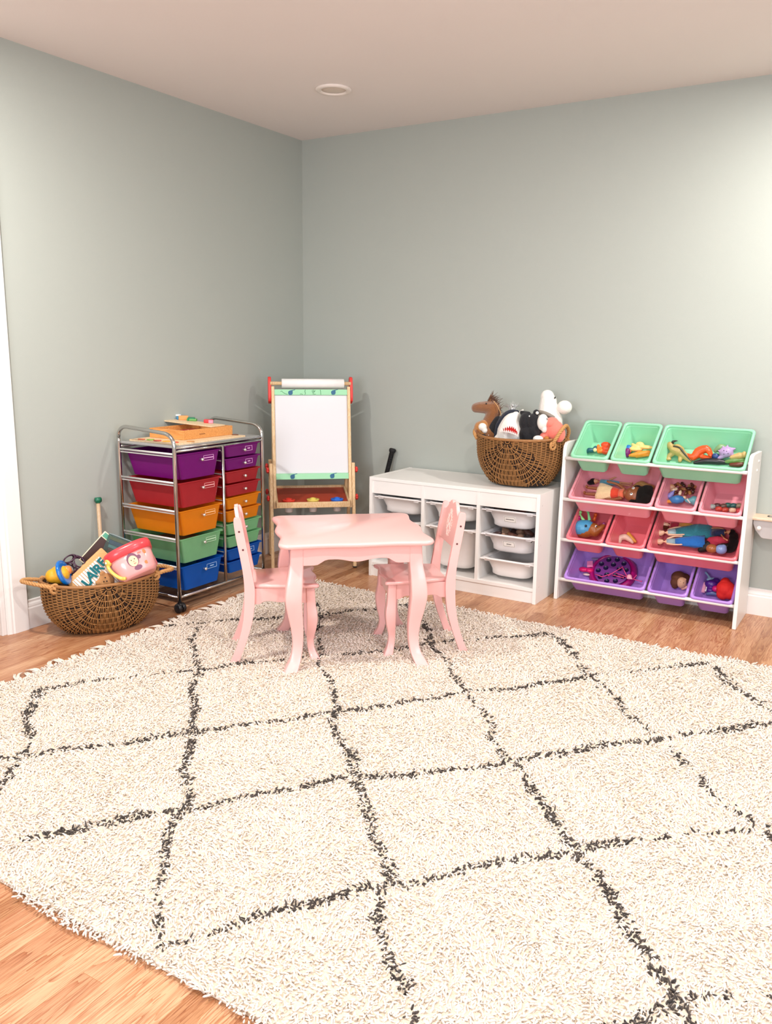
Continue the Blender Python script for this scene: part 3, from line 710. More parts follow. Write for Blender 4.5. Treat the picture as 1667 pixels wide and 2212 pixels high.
# ================================================================ rolling drawer cart
CHR = mat('chrome', '#C9C7C4', rough=0.16, metal=1.0, var=0.02)
WIRE = mat('grey_rail', '#D4D2CF', rough=0.35, metal=0.3, var=0.02)
XB, XF, YN, YM, YE = 0.030, 0.399, -1.520, -1.196, -0.896
cart = thing('drawer_cart', ((XB+XF)/2, (YN+YE)/2, 0), 'chrome rolling cart with rainbow drawers against the left wall', 'drawer cart')
cx0, cy0 = cart.location.x, cart.location.y
def L2(x, y_, z): return (x-cx0, y_-cy0, z)
def endloop(y_):
    pts = [(XB, 0.055), (XB, 0.80), (XB, 0.822)]
    for k in range(7): a = PI-PI/2*k/6; pts.append((XB+0.055+0.055*math.cos(a), 0.822+0.048*math.sin(a)))
    for k in range(7): a = PI/2-PI/2*k/6; pts.append((XF-0.07+0.07*math.cos(a), 0.800+0.055*math.sin(a)))
    pts += [(XF, 0.78), (XF, 0.055)]
    return [L2(x, y_, z) for x, z in pts]
for y_ in (YN, YE): MB().tube(endloop(y_), 0.0092, 12).build('end_frame', CHR, cart, smooth=True)
MB().tube([L2(XF, YM, 0.775), L2(XF, YM, 0.078)], 0.0080, 12).build('middle_post', CHR, cart, smooth=True)
MB().tube([L2(XB, YM, 0.775), L2(XB, YM, 0.078)], 0.0080, 12).build('middle_post', CHR, cart, smooth=True)
for x in (XF, XB):
    for z in (0.788, 0.772): MB().tube([L2(x, YN, z), L2(x, YE, z)], 0.0062, 10).build('long_rail', CHR, cart, smooth=True)
    MB().tube([L2(x, YN, 0.072), L2(x, YE, 0.072)], 0.0070, 10).build('bottom_rail', CHR, cart, smooth=True)
MB().tube([L2(XB, YN, 0.072), L2(XF, YN, 0.072)], 0.006, 10).build('bottom_rail', CHR, cart, smooth=True)
MB().tube([L2(XB, YE, 0.072), L2(XF, YE, 0.072)], 0.006, 10).build('bottom_rail', CHR, cart, smooth=True)
mb = MB(); mb.box(XB+0.006-cx0, YN+0.006-cy0, 0.786, XF-0.006-cx0, YE-0.006-cy0, 0.797)
tag(mb.build('top_tray', mat('grey_tray', '#9A9A98', rough=0.4), cart, bevel=0.003), 'flat grey top tray')
for x in (XB, XF):
    for y_ in (YN, YE):
        mb = MB().tube([L2(x, y_, 0.064), L2(x, y_, 0.046)], [0.006, 0.011], 10)
        c = mb.build('caster', mat('black_caster', '#18171A', rough=0.35), cart, smooth=True)
        mb = MB()
        for s in (-1, 1): mb.lathe([(0.004, -0.010), (0.018, -0.010), (0.0235, -0.005), (0.0235, 0.005), (0.018, 0.010), (0.004, 0.010)], 22, Matrix.Translation(L2(x+0.006, y_-0.004+s*0.013, 0.0236)) @ Matrix.Rotation(PI/2, 4, 'X'))
        mb.box(x-0.010-cx0, y_-0.012-cy0, 0.022, x+0.014-cx0, y_+0.006-cy0, 0.046)
        mb.build('wheel', mat('black_caster', '#18171A'), c, smooth=True)
DM = {'purple': mat('purple_drawer', '#A01C98', rough=0.25, clear=0.30), 'red': mat('red_drawer', '#D43A42', rough=0.25, clear=0.28), 'orange': mat('orange_drawer', '#FFAC1E', rough=0.25, clear=0.30),
      'green': mat('green_drawer', '#B4ECC0', rough=0.25, clear=0.45), 'blue': mat('blue_drawer', '#0C74DC', rough=0.25, clear=0.30)}
KN = mat('knob_chrome', '#E6E4E0', rough=0.12, metal=0.9)
def drawer(y0, y1, ztop, h, m, lab, out=0.0):
    """tapered see-through drawer between two posts, front towards +x"""
    w_ = y1-y0; x0 = XB+0.010; x1 = XF+0.004+out; tp = 0.020*h/0.12+0.003
    def ring(i, z, f=0): 
        a0, a1, b0, b1 = x0+i*0.8, x1-i*0.35-f, y0+i, y1-i
        return [L2(x, y_, z) for x, y_ in ((a0, b0), (a1, b0), (a1, b1), (a0, b1))]
    def rr_(i, z, f=0):
        a0, a1, b0, b1 = x0+i*0.8, x1-i*0.35-f, y0+i, y1-i
        return [L2(x, y_, z) for x, y_ in rrect(a1-a0, b1-b0, 0.012, 3, (a0+a1)/2, (b0+b1)/2)]
    mb = MB(); t_ = 0.0022
    mb.loft([rr_(0.013+tp, ztop-h), rr_(0.012, ztop-0.008), rr_(0.0, ztop-0.006), rr_(0.0, ztop), rr_(0.012+t_, ztop-0.001), rr_(0.013+tp+t_, ztop-h+t_)])
    d_ = mb.build('drawer', m, cart, smooth=False)
    yk = (y0+y1)/2 + (0.004 if w_ > 0.29 else 0.0); xk = x1-0.012*0.35-tp*0.35*0.28
    zk = ztop-(0.036 if h > 0.09 else 0.030)
    kb = MB().tube([L2(xk, yk, zk), L2(xk+0.012, yk, zk-0.001)], [0.0028, 0.0028], 8)
    kb.ball(L2(xk+0.017, yk, zk-0.001), 0.0082); kb.build('knob', KN, d_, smooth=True)
    if lab:
        M = Matrix.Translation(L2(xk+0.0012, yk+(0.024 if w_ > 0.29 else 0.020), zk+0.002)) @ Matrix.Rotation(math.radians(-2), 4, 'Y')
        mb = MB(); wl_ = 0.070 if w_ > 0.29 else 0.054
        for (a, b_, c_, e_) in ((0, 0.0105, wl_, 0.0125), (0, -0.0125, wl_, -0.0105), (0, -0.0125, 0.002, 0.0125), (wl_-0.002, -0.0125, wl_, 0.0125)): mb.box(0, a, b_, 0.0012, c_, e_, M)
        if lab == 2: mb.box(0, 0.003, -0.0022, 0.0010, wl_-0.003, 0.0022, M)
        else:
            x = wl_*0.33
            while x < wl_*0.68: mb.box(0, x, -0.0028, 0.0010, x+0.0024, 0.0028, M); x += 0.0034
        lm = mat('label_'+m.name, {'purple_drawer': '#E9A8E0', 'red_drawer': '#F0A8A8', 'orange_drawer': '#FFC88A', 'green_drawer': '#C8E8C8', 'blue_drawer': '#9CC8F0'}[m.name], rough=0.6)
        mb.build('label_frame', lm, d_)
    return d_
zt = [0.757, 0.622, 0.487, 0.352, 0.217]
cols = ['purple', 'red', 'orange', 'green', 'blue']
for i, c in enumerate(cols):
    drawer(YN+0.012, YM-0.010, zt[i], 0.123, DM[c], (2, 2, 2, 2, 1)[i])
for i in range(10):
    drawer(YM+0.010, YE-0.012, 0.768-0.0665*i, 0.060, DM[cols[i//2]], (1, 1, 0, 0, 0, 0, 0, 0, 1, 0)[i])
# wire side rails the drawers slide on
for z in zt:
    for y_ in (YN+0.008, YM-0.006): MB().box(XB-cx0, y_-0.006-cy0, z-0.013, XF-0.008-cx0, y_+0.008-cy0, z-0.007).build('drawer_rail', WIRE, cart, bevel=0.001)
    MB().tube([L2(XB, YN, z+0.003), L2(XF, YN, z+0.003)], 0.0052, 8).build('side_rail', WIRE, cart, smooth=True)
for i in range(10):
    z = 0.768-0.0665*i
    for y_ in (YM+0.006, YE-0.006): MB().tube([L2(XB, y_, z-0.009), L2(XF-0.006, y_, z-0.009)], 0.0025, 6).build('drawer_rail', WIRE, cart)
# a few contents seen through the drawers
BR = mat('cardboard_brown', '#8A6440', rough=0.8)
def dbox(x0, y0, z0, x1, y1, z1, m, lab, nm='toy_box', grp=None):
    return tag(MB().box(x0-(x0+x1)/2, y0-(y0+y1)/2, 0, x1-(x0+x1)/2, y1-(y0+y1)/2, z1-z0).build(nm, m, None, loc=((x0+x1)/2, (y0+y1)/2, z0), bevel=0.003), lab, 'box', grp)
dbox(0.17, YN+0.060, zt[3]-0.120, 0.372, YN+0.215, zt[3]-0.020, BR, 'brown cardboard box seen through the large green drawer')
dbox(0.12, YN+0.07, zt[2]-0.120, 0.36, YM-0.07, zt[2]-0.055, mat('orange_box', '#E87A10', rough=0.6), 'orange box seen through the large orange drawer')
dbox(0.14, YN+0.16, zt[0]-0.120, 0.35, YM-0.055, zt[0]-0.06, mat('violet_box', '#5A2AA0', rough=0.6), 'violet box seen through the large purple drawer')
dbox(0.10, YN+0.06, zt[4]-0.120, 0.36, YM-0.06, zt[4]-0.045, mat('blue_box', '#2A78C8', rough=0.7), 'blue box seen through the large blue drawer')

# ================================================================ easel
EW = math.radians(41)
PINE = mat_wood('pine_wood', '#F0D2A8', '#DDB480', (60, 60, 5)); RED = mat('red_paint', '#DE3A34', rough=0.35, var=0.03)
LEAN = math.radians(9.9)
EL = Vector((0.274, -0.666, 0)); EWD = 0.471; EDP = 0.357
ea = thing('art_easel', EL, "child's wooden easel with a whiteboard, paper roll and red brackets in the corner", 'easel', EW)
# local: x across, y to the back, z up
Mf = Matrix.Rotation(-LEAN, 4, 'X')                                   # front frame plane: z runs up the slope
Mb_ = Matrix.Translation((0, EDP, 0)) @ Matrix.Rotation(LEAN, 4, 'X')
for M, back in ((Mf, 0), (Mb_, 1)):
    sgn = 1 if back else -1
    for x in (0.0, EWD):
        o = 1 if x == 0 else -1
        MB().cbox((x, 0, 0.305), (0.018, 0.034, 0.602), M).build('lower_leg', PINE, ea, bevel=0.002)
        MB().cbox((x+o*0.019, 0, 0.695), (0.017, 0.034, 0.695), M).build('upper_leg', PINE, ea, bevel=0.002)
        MB().cbox((x, 0, 0.003), (0.021, 0.037, 0.006), M).build('rubber_foot', mat('foot_rubber', '#2A2624', rough=0.8), ea)
        for z in (0.567, 0.408):
            kn = MB().tube([tuple(M @ Vector((x-o*0.009, 0, z))), tuple(M @ Vector((x-o*0.015, 0, z)))], 0.006, 8)
            for k in range(5):
                a = 2*PI*k/5; kn.ball(tuple(M @ Vector((x-o*0.019, 0.010*math.cos(a), z+0.010*math.sin(a)))), 0.0085, nu=8, nv=6)
            kn.ball(tuple(M @ Vector((x-o*0.019, 0, z))), 0.011)
            kn.build('knob', RED, ea, smooth=True)
MGRN = mat('mint_board_trim', '#9FDCB0', rough=0.5, var=0.02)
WB = mat('whiteboard', '#E2E2E6', rough=0.18, var=0.006, scale=4)
bl, br = 0.028, EWD-0.028
bd = MB().cbox(((bl+br)/2, 0.0, 0.775), (br-bl, 0.010, 0.455), Mf).build('whiteboard', WB, ea, bevel=0.001)
MB().cbox(((bl+br)/2, EDP*0+0, 0.775), (br-bl, 0.010, 0.455), Mb_).build('chalkboard', mat('chalkboard_black', '#26282A', rough=0.6), ea, bevel=0.001)
st1 = tag(MB().cbox(((bl+br)/2, -0.009, 1.010), (br-bl, 0.012, 0.032), Mf).build('board_trim', MGRN, ea, bevel=0.0015), 'mint green strip above the whiteboard')
st2 = tag(MB().cbox(((bl+br)/2, -0.009, 0.530), (br-bl, 0.012, 0.034), Mf).build('board_trim', MGRN, ea, bevel=0.0015), 'mint green strip below the whiteboard')
LEAFM = mat('teal_leaf', '#155F86', rough=0.4)
def leafpt(mb, x, z, s=1.0, a=0.9):
    ps = []
    for k in range(11):
        q = k/10; ps.append((0.022*q-0.006, 0.0085*math.sin(PI*q**0.8)))
    ps = ps+[(u_, -v_) for u_, v_ in ps[::-1][1:-1]]
    c_, s_ = math.cos(a), math.sin(a)
    mb.loft([[(x+s*(u_*c_-v_*s_), yy, z+s*(u_*s_+v_*c_)) for u_, v_ in ps] for yy in (-0.0162, -0.0149)], M=Mf)
    mb.tube([tuple(Mf @ Vector((x+s*0.014*c_, -0.0155, z+s*0.014*s_))), tuple(Mf @ Vector((x+s*0.024*math.cos(a-0.3), -0.0155, z+s*0.024*math.sin(a-0.3))))], 0.0016, 5)
for (x, z, par) in ((0.115, 1.008, st1), (0.360, 1.010, st1), (0.118, 0.530, st2), (0.345, 0.531, st2)):
    m1 = MB(); leafpt(m1, x, z-0.006, 1.55, 0.95); m1.build('leaf_motif', LEAFM, par)
m1 = MB(); sc = mat('green_scribble', '#2E7A4A', rough=0.6)
def scrib(pts): m1.tube([tuple(Mf @ Vector((x, -0.0156, z))) for x, z in pts], 0.0011, 5)
scrib([(0.062, 1.014), (0.070, 1.016), (0.076, 1.008), (0.092, 1.000), (0.102, 0.998)])
scrib([(0.203, 1.024), (0.200, 1.012), (0.204, 1.005), (0.200, 0.996)]); scrib([(0.288, 1.024), (0.290, 1.010), (0.291, 0.996)])
scrib([(0.240, 1.018), (0.250, 1.022), (0.254, 1.014), (0.244, 1.008), (0.240, 1.014), (0.252, 1.010), (0.260, 1.020)]); scrib([(0.243, 1.000), (0.252, 1.004), (0.250, 0.997), (0.262, 0.999)])
scrib([(0.172, 0.997), (0.178, 1.001), (0.188, 0.996)])
m1.build('pen_scribble', sc, st1)
# red side brackets with the dowel and the paper roll
rr_pts = [(0.012, 0.955), (0.032, 0.950), (0.048, 0.962), (0.052, 1.06), (0.045, 1.098), (0.020, 1.104), (-0.004, 1.098), (-0.014, 1.070), (-0.016, 0.985), (-0.006, 0.960)]
for x in (-0.007, EWD-0.011):
    m1 = MB(); m1.loft([[tuple(Mf @ Vector((xx, y_+0.008, z))) for y_, z in rr_pts] for xx in (x, x+0.018)]); m1.build('bracket', RED, ea, bevel=0.004)
pr_ = [(0.0+0.005, -0.002, 1.061), (EWD-0.005, -0.002, 1.061)]
MB().tube([tuple(Mf @ Vector(q)) for q in pr_], 0.0105, 14).build('dowel', PINE, ea, smooth=True)
def rol(x0, x1, r): return MB().tube([tuple(Mf @ Vector((x, -0.002, 1.061))) for x in (x0, x0+0.001, x1-0.001, x1)], [r-0.002, r, r, r-0.002], 28)
roll = rol(0.070, EWD-0.045, 0.0265).build('paper_roll', mat('white_paper', '#F3F1EF', rough=0.7), None, smooth=True)
roll.matrix_world = Matrix.Translation(EL) @ Matrix.Rotation(EW, 4, 'Z')
# origin to the roll's middle
tag(roll, 'roll of white drawing paper on the dowel at the top of the easel', 'paper roll')
# tray between the two frames
zt_ = 0.372
yf_ = 0.372*math.tan(LEAN)-0.052; yb_ = EDP-0.372*math.tan(LEAN)-0.012
tx0, tx1 = 0.030, EWD-0.030
Mt = Matrix.Translation((0, yf_, zt_)) @ Matrix.Rotation(math.radians(10.5), 4, 'X')
td = (yb_-yf_)+0.018
MB().box(tx0, 0.012, -0.004, tx1, td, 0, Mt).build('tray_panel', mat('brown_tray', '#B0442E', rough=0.45, var=0.06), ea)
MB().box(tx0-0.004, 0, -0.020, tx1+0.004, 0.014, 0.012, Mt).build('tray_rail', PINE, ea, bevel=0.002)
MB().box(tx0-0.004, td-0.006, -0.020, tx1+0.004, td+0.008, 0.012, Mt).build('tray_rail', PINE, ea, bevel=0.002)
for x in (tx0, tx1): MB().box(x-0.006, 0.014, -0.020, x+0.006, td-0.006, 0.012, Mt).build('tray_rail', PINE, ea, bevel=0.002)
Mea = Matrix.Translation(EL) @ Matrix.Rotation(EW, 4, 'Z')
for x, c, nm in ((0.098, '#E8402E', 'red'), (EWD/2+0.001, '#E6CF62', 'yellow'), (EWD-0.096, '#2A6ED8', 'blue')):
    pos = Mea @ Vector((x, yf_+0.056, zt_-0.052))
    cu = thing('paint_cup', pos, 'clear paint cup with a %s ring lid in the easel tray' % nm, 'paint cup', 0, 'paint cups in the easel tray')
    MB().lathe([(0.018, 0.0), (0.021, 0.002), (0.0300, 0.062), (0.0280, 0.062), (0.019, 0.004)], 26).build('cup', mat('clear_cup', '#F4EEEA', rough=0.25, clear=0.15), cu, smooth=True)
    MB().lathe([(0.030, 0.052), (0.0335, 0.058), (0.034, 0.066), (0.0365, 0.069), (0.036, 0.074), (0.026, 0.075), (0.020, 0.070), (0.0165, 0.071), (0.0165, 0.080), (0.012, 0.081), (0.012, 0.060)], 30, cap=False).build('lid', mat('lid_'+nm, c, rough=0.3), cu, smooth=True)
# ================================================================ woven baskets
WICK = mat('wicker_strand', '#9A6C3C', rough=0.6, var=0.35, scale=45); WICKD = mat('wicker_core', '#2C190C', rough=0.85, var=0.2, scale=40)
ROPE = mat('rope_fibre', '#C08E58', rough=0.8, var=0.18, scale=120)
def rope(mb_path, r=0.0085, turns=60, n=None):
    """three twisted strands along a path"""
    P = smooth_path(mb_path, 8); mb = MB(); L_ = [0]
    for a, b_ in zip(P[:-1], P[1:]): L_.append(L_[-1]+(b_-a).length)
    for s in range(3):
        out = []; prev = None
        for i, q in enumerate(P):
            t = (P[min(i+1, len(P)-1)]-P[max(i-1, 0)]).normalized()
            if prev is None: a = Vector((0, 0, 1)) if abs(t.z) < 0.9 else Vector((1, 0, 0)); nx = t.cross(a).normalized()
            else: nx = (prev-t*prev.dot(t)).normalized()
            prev = nx; ny = t.cross(nx); ph = L_[i]*turns*2.4+2*PI*s/3
            out.append(q+(nx*math.cos(ph)+ny*math.sin(ph))*r*0.52)
        mb.tube(out, r*0.56, 7)
    return mb
def basket(loc, rz, a, b, h, label, handles):
    t = thing('wicker_basket', loc, label, 'basket', rz)
    Pm = PI*(3*(a+b)-math.sqrt((3*a+b)*(a+3*b)))
    N_ = 200; th = [2*PI*i/2000 for i in range(2001)]; acc = [0]
    for i in range(2000): acc.append(acc[-1]+math.hypot(a*(math.cos(th[i+1])-math.cos(th[i])), b*(math.sin(th[i+1])-math.sin(th[i]))))
    tot = acc[-1]; accn = np.array(acc); thn = np.array(th)
    Q = 1.0
    def surf(p, q, off=0.0):
        """p: arc length from the front middle (local -y), q 0..1 from rim to foot"""
        s_ = (p+tot*0.75) % tot; ang = float(np.interp(s_, accn, thn))
        k = 1-0.34*q**3.4-0.03*q+0.02*math.sin(PI*q); z = h*(1-q)**0.96 if q < 1 else 0.0
        k2 = 1-0.42*q**3.0
        x = a*k*math.cos(ang); y = b*k2*math.sin(ang)
        nx, ny = math.cos(ang)/a, math.sin(ang)/b; l = math.hypot(nx, ny)
        z += 0.010*abs(math.cos(ang))**3*(1-q)
        return Vector((x+nx/l*off, y+ny/l*off, z+0.004-0.0))
    mb = MB(); rings = []
    for i in range(15):
        q = i/14*0.985; rings.append([tuple(surf(tot*j/72, q, -0.004)) for j in range(72)])
    inner = [[tuple(surf(tot*j/72, q, -0.009)) for j in range(72)] for q in (0.93, 0.6, 0.3, 0.0)]
    mb.loft(rings[::-1]+inner[::-1], cap=True)
    core = mb.build('basket_wall', WICKD, t, smooth=True)
    # ribs and strands follow the fan that starts at the middle of each long side
    W4 = tot/4; hq = h*1.0; n_ = 3.2; kk = 0.82
    def dist(p, v): return ((abs(p))**n_+(kk*v)**n_)**(1/n_)
    def grad(p, v):
        gx = abs(p)**(n_-1)*(1 if p > 0 else -1); gv = kk**n_*v**(n_-1); l = math.hypot(gx, gv)+1e-9
        return gx/l, gv/l
    RS = 0.023
    rr = random.Random(int(loc[0]*100))
    for half in (0, 1):
        base = half*tot/2
        starts = [(sg*W4, v) for v in np.arange(0.004, hq*0.99, 0.0070) for sg in (-1, 1)]
        starts += [(p, hq*0.985) for p in np.arange(-W4+0.006, W4-0.004, 0.0068)]
        n0 = len(starts)
        for d_ in (0.05, 0.085, 0.12, 0.155, 0.19):
            for a_ in np.arange(-PI/2, PI/2, 0.0066/d_):
                ca, sa = math.cos(a_), math.sin(a_); rd = d_/((abs(sa)**n_+abs(ca)**n_)**(1/n_)); p_, v_ = rd*sa, rd*ca/kk
                if 0.002 < v_ < hq*0.98: starts += [(p_, v_), (p_, v_)]
        mbs = MB(); grid = {}; CE = 0.0027
        for idx, (p, v) in enumerate(starts):
            path = []; ph = PI*(idx//2 % 2); steps = 0; sgn = -1 if (idx >= n0 and (idx-n0) % 2) else 1; key = idx if idx < n0 else n0+(idx-n0)//2
            while dist(p, v) > 0.016 and steps < 110 and v > 0.0005:
                ce = (int(math.floor(p/CE)), int(math.floor(v/CE))); busy = False
                for i_ in (-1, 0, 1):
                    for j_ in (-1, 0, 1):
                        g_ = grid.get((ce[0]+i_, ce[1]+j_))
                        if g_ is not None and g_ != key: busy = True
                if busy: break
                grid[ce] = key
                d = dist(p, v); off = 0.0014+0.0034*math.cos(PI*d/RS+ph)
                path.append(surf(base+p, min(0.985, v/hq), off)); gx, gv = grad(p, v); st = 0.0050; p -= gx*st*sgn; v -= gv*st*sgn; steps += 1
                if v < 0: v = 0.0006
                if v > hq*0.985 or abs(p) > W4: break
            if len(path) > 3: mbs.tube([q for q in path], 0.0023, 4)
        mbs.build('weave', WICK, t, smooth=True)
    mb = MB()
    for half in (0, 1):
        base = half*tot/2; d = RS*0.5
        while d < W4:
            path = []
            for i in range(41):
                a_ = -PI/2+PI*i/40; ca, sa = math.cos(a_), math.sin(a_)
                # point on the super-ellipse of size d
                rad = d/((abs(sa)**n_+abs(ca)**n_)**(1/n_)); p = rad*sa; v = rad*ca/kk
                if v < hq*0.985: path.append(surf(base+p, max(0, v/hq), 0.0002))
                elif len(path) > 3: mb.tube(path, 0.0030, 5); path = []
                else: path = []
            if len(path) > 3: mb.tube(path, 0.0030, 5)
            d += RS
    tag(mb.build('ribs', WICK, t, smooth=True), 'curved cane ribs of the basket')
    rim = [surf(tot*j/90, 0.0, 0.001)+Vector((0, 0, 0.004)) for j in range(90)]
    MB().tube(rim, 0.0072, 10, loop=True).build('rim', mat('cane_rim', '#9A6A3C', rough=0.55, var=0.2, scale=60), t, smooth=True)
    for hp in handles: 
        hd = rope([Vector(q) for q in hp[0]], 0.0095).build('rope_handle', ROPE, t, smooth=True)
        for kn in hp[1]:
            ring = [Vector((kn[0]+0.016*math.cos(q)*kn[3], kn[1]+0.016*math.cos(q)*kn[4], kn[2]+0.018*math.sin(q))) for q in [2*PI*i/14 for i in range(15)]]
            rope(ring, 0.0065).build('rope_binding', ROPE, hd, smooth=True)
    return t
B1 = Vector((0.272, -1.868, 0)); B1R = math.radians(62)
# local x = long axis (towards the cart), -y = towards the room
h1 = [([(-0.205, -0.090, 0.232), (-0.245, -0.080, 0.246), (-0.300, -0.035, 0.256), (-0.325, 0.015, 0.256), (-0.295, 0.055, 0.25), (-0.232, 0.070, 0.236)], [(-0.212, -0.088, 0.232, 1, 0.3), (-0.232, 0.066, 0.232, 1, -0.3)]),
      ([(0.215, -0.075, 0.232), (0.255, -0.070, 0.244), (0.300, -0.045, 0.242), (0.318, 0.000, 0.236), (0.290, 0.045, 0.24), (0.228, 0.062, 0.236)], [(0.222, -0.072, 0.232, 1, -0.3), (0.236, 0.058, 0.232, 1, 0.3)])]
bk1 = basket(B1, B1R, 0.250, 0.152, 0.228, 'oval wicker basket with rope handles on the floor beside the door casing', h1)
B2 = Vector((1.572, -0.232, 0.56))
h2 = [([(0.205, -0.095, 0.225), (0.225, -0.098, 0.262), (0.243, -0.080, 0.300), (0.250, -0.045, 0.322), (0.246, 0.0, 0.318), (0.240, 0.045, 0.285), (0.222, 0.066, 0.232)], [(0.210, -0.092, 0.226, 0.4, 1), (0.226, 0.060, 0.234, 0.4, 1)]),
      ([(-0.212, -0.075, 0.232), (-0.235, -0.060, 0.262), (-0.250, -0.010, 0.275), (-0.238, 0.045, 0.262), (-0.215, 0.070, 0.236)], [])]
bk2 = basket(B2, 0, 0.228, 0.170, 0.240, 'oval wicker basket of stuffed animals on top of the white cabinet', h2)

# ---------------------------------------------------------------- helpers for soft toys
def blob(name, parts, m, parent=None, vox=0.004, label=None, cat=None, M=None, group=None):
    """one continuous body grown from overlapping ellipsoids and limbs"""
    mb = MB()
    for p in parts:
        if p[0] == 'e':
            R = Euler(p[3]).to_matrix() if len(p) > 3 else None
            r_ = p[2] if not isinstance(p[2], (int, float)) else (p[2],)*3
            mb.ball(p[1], tuple(q_+vox*0.35 for q_ in r_), R=R, nu=16, nv=10)
        else:
            P = [Vector(q) for q in p[1]]; mb.tube(smooth_path(P, 3) if len(P) > 2 else P, p[2] if not isinstance(p[2], list) else (np.interp(np.linspace(0, 1, (len(P)-1)*3+1 if len(P) > 2 else len(P)), np.linspace(0, 1, len(p[2])), p[2])).tolist(), 10)
            r0 = p[2][0] if isinstance(p[2], list) else p[2]; r1 = p[2][-1] if isinstance(p[2], list) else p[2]
            mb.ball(P[0], r0, nu=10, nv=7); mb.ball(P[-1], r1, nu=10, nv=7)
    o = mb.build(name, m, parent, remesh=vox)
    if M is not None: o.matrix_local = M
    if label: tag(o, label, cat, group)
    return o

# ---- stuffed animals in the basket on the cabinet (local frame: x right, y back, z up, world aligned, origin at basket)
def W(p, o=B2): return (p[0]-o.x, p[1]-o.y, p[2]-o.z)
HB = mat('plush_brown', '#8A5424', rough=0.9, sheen=0.6, bump=0.6, bscale=300, var=0.2, scale=30)
HBL = mat('plush_tan', '#B5793A', rough=0.9, sheen=0.5, bump=0.5, bscale=300, var=0.15)
PW = mat('plush_white', '#F1ECE4', rough=0.9, sheen=0.3, bump=0.3, bscale=220, var=0.03)
PB = mat('plush_black', '#15151A', rough=0.9, sheen=0.15, bump=0.4, bscale=300, var=0.2)
def at2(x, y, dep): q = pix(x, y, 1, dep); return (q.x, q.y, q.z)
# brown horse, head turned left
hd = -0.24
horse = thing('stuffed_horse', at2(1060, 930, hd), 'brown plush horse with a dark mane at the left of the cabinet basket', 'stuffed animal')
def HL(x, y, d=0.0): q = pix(x, y, 1, hd+d); return tuple(q-Vector(horse.location))
blob('body', [('t', [HL(1046, 955), HL(1052, 925), HL(1060, 905), HL(1068, 888)], [0.045, 0.038, 0.036, 0.036]), ('e', HL(1064, 884), (0.040, 0.034, 0.040)), ('t', [HL(1066, 882), HL(1050, 880), HL(1036, 880), HL(1028, 881)], [0.038, 0.034, 0.030, 0.026]),
     ('e', HL(1030, 880), (0.026, 0.024, 0.024)), ('t', [HL(1060, 872), HL(1060, 854)], [0.018, 0.006]), ('e', HL(1062, 940), (0.05, 0.05, 0.06))], HB, horse, 0.004)
mb = MB(); r7 = random.Random(7)
for k in range(46):
    f = k/45; bx, by = 1057+23*f, 858+34*f*f; tip = (bx+r7.uniform(2, 16), by+r7.uniform(-12, 14)-6*(1-f)); dd = r7.uniform(-.02, .02)
    mb.tube([HL(bx-4, by+8, dd), HL(bx+1, by-2, dd), HL(*tip, dd)], [0.0022, 0.0018, 0.0004], 4)
for (x, y, tx, ty) in ((1058, 862, 1064, 849), (1064, 862, 1076, 858), (1068, 868, 1086, 861)): mb.tube([HL(x, y), HL((x+tx)/2, (y+ty)/2-2), HL(tx, ty)], [0.0022, 0.0014, 0.0004], 4)
mb.build('mane', mat('mane_dark', '#5C3414', rough=0.8, sheen=0.4), horse)
MB().tube([HL(1066, 866, -0.03), HL(1074, 876, -0.032), HL(1080, 889, -0.03), HL(1084, 905, -0.026)], 0.0018, 6).build('bridle', mat('bridle_tan', '#C99A62'), horse)
MB().ball(HL(1050, 872, -0.028), 0.0042).build('eye', mat('toy_eye_black', '#101012', rough=0.1), horse, smooth=True)
# small brown and white pup lying on the rim
hd2 = -0.27
pup = thing('stuffed_puppy', at2(1040, 925, hd2), 'small brown plush with a white muzzle hanging over the left basket rim', 'stuffed animal')
def DL(x, y, d=0.0): q = pix(x, y, 1, hd2+d); return tuple(q-Vector(pup.location))
blob('body', [('e', DL(1036, 925), (0.030, 0.028, 0.036)), ('e', DL(1044, 918), (0.028, 0.024, 0.026)), ('e', DL(1030, 935), (0.016, 0.016, 0.024)), ('e', DL(1050, 940, 0.02), (0.04, 0.035, 0.04))], HBL, pup)
blob('muzzle', [('e', DL(1042, 922, -0.018), (0.022, 0.018, 0.020)), ('e', DL(1047, 930, -0.016), (0.013, 0.014, 0.014))], PW, pup)
blob('ear', [('e', DL(1031, 933, -0.02), (0.012, 0.010, 0.022), (0, 0.3, 0))], HB, pup)
# black round plush between horse and shark
bb = thing('stuffed_bird', at2(1070, 930, -0.25), 'plain black plush leaning between the horse and the shark', 'stuffed animal')
def KL(x, y, d=0.0): q = pix(x, y, 1, -0.25+d); return tuple(q-Vector(bb.location))
blob('body', [('t', [KL(1064, 950), KL(1068, 925), KL(1075, 908)], [0.034, 0.034, 0.024]), ('e', KL(1050, 945, -0.01), (0.034, 0.04, 0.024))], PB, bb)
MB().ball(KL(1055, 940, -0.05), 0.0022).ball(KL(1054, 944, -0.05), 0.0022).build('eyes', mat('white_bead', '#F4F4F2', rough=0.2), bb, smooth=True)
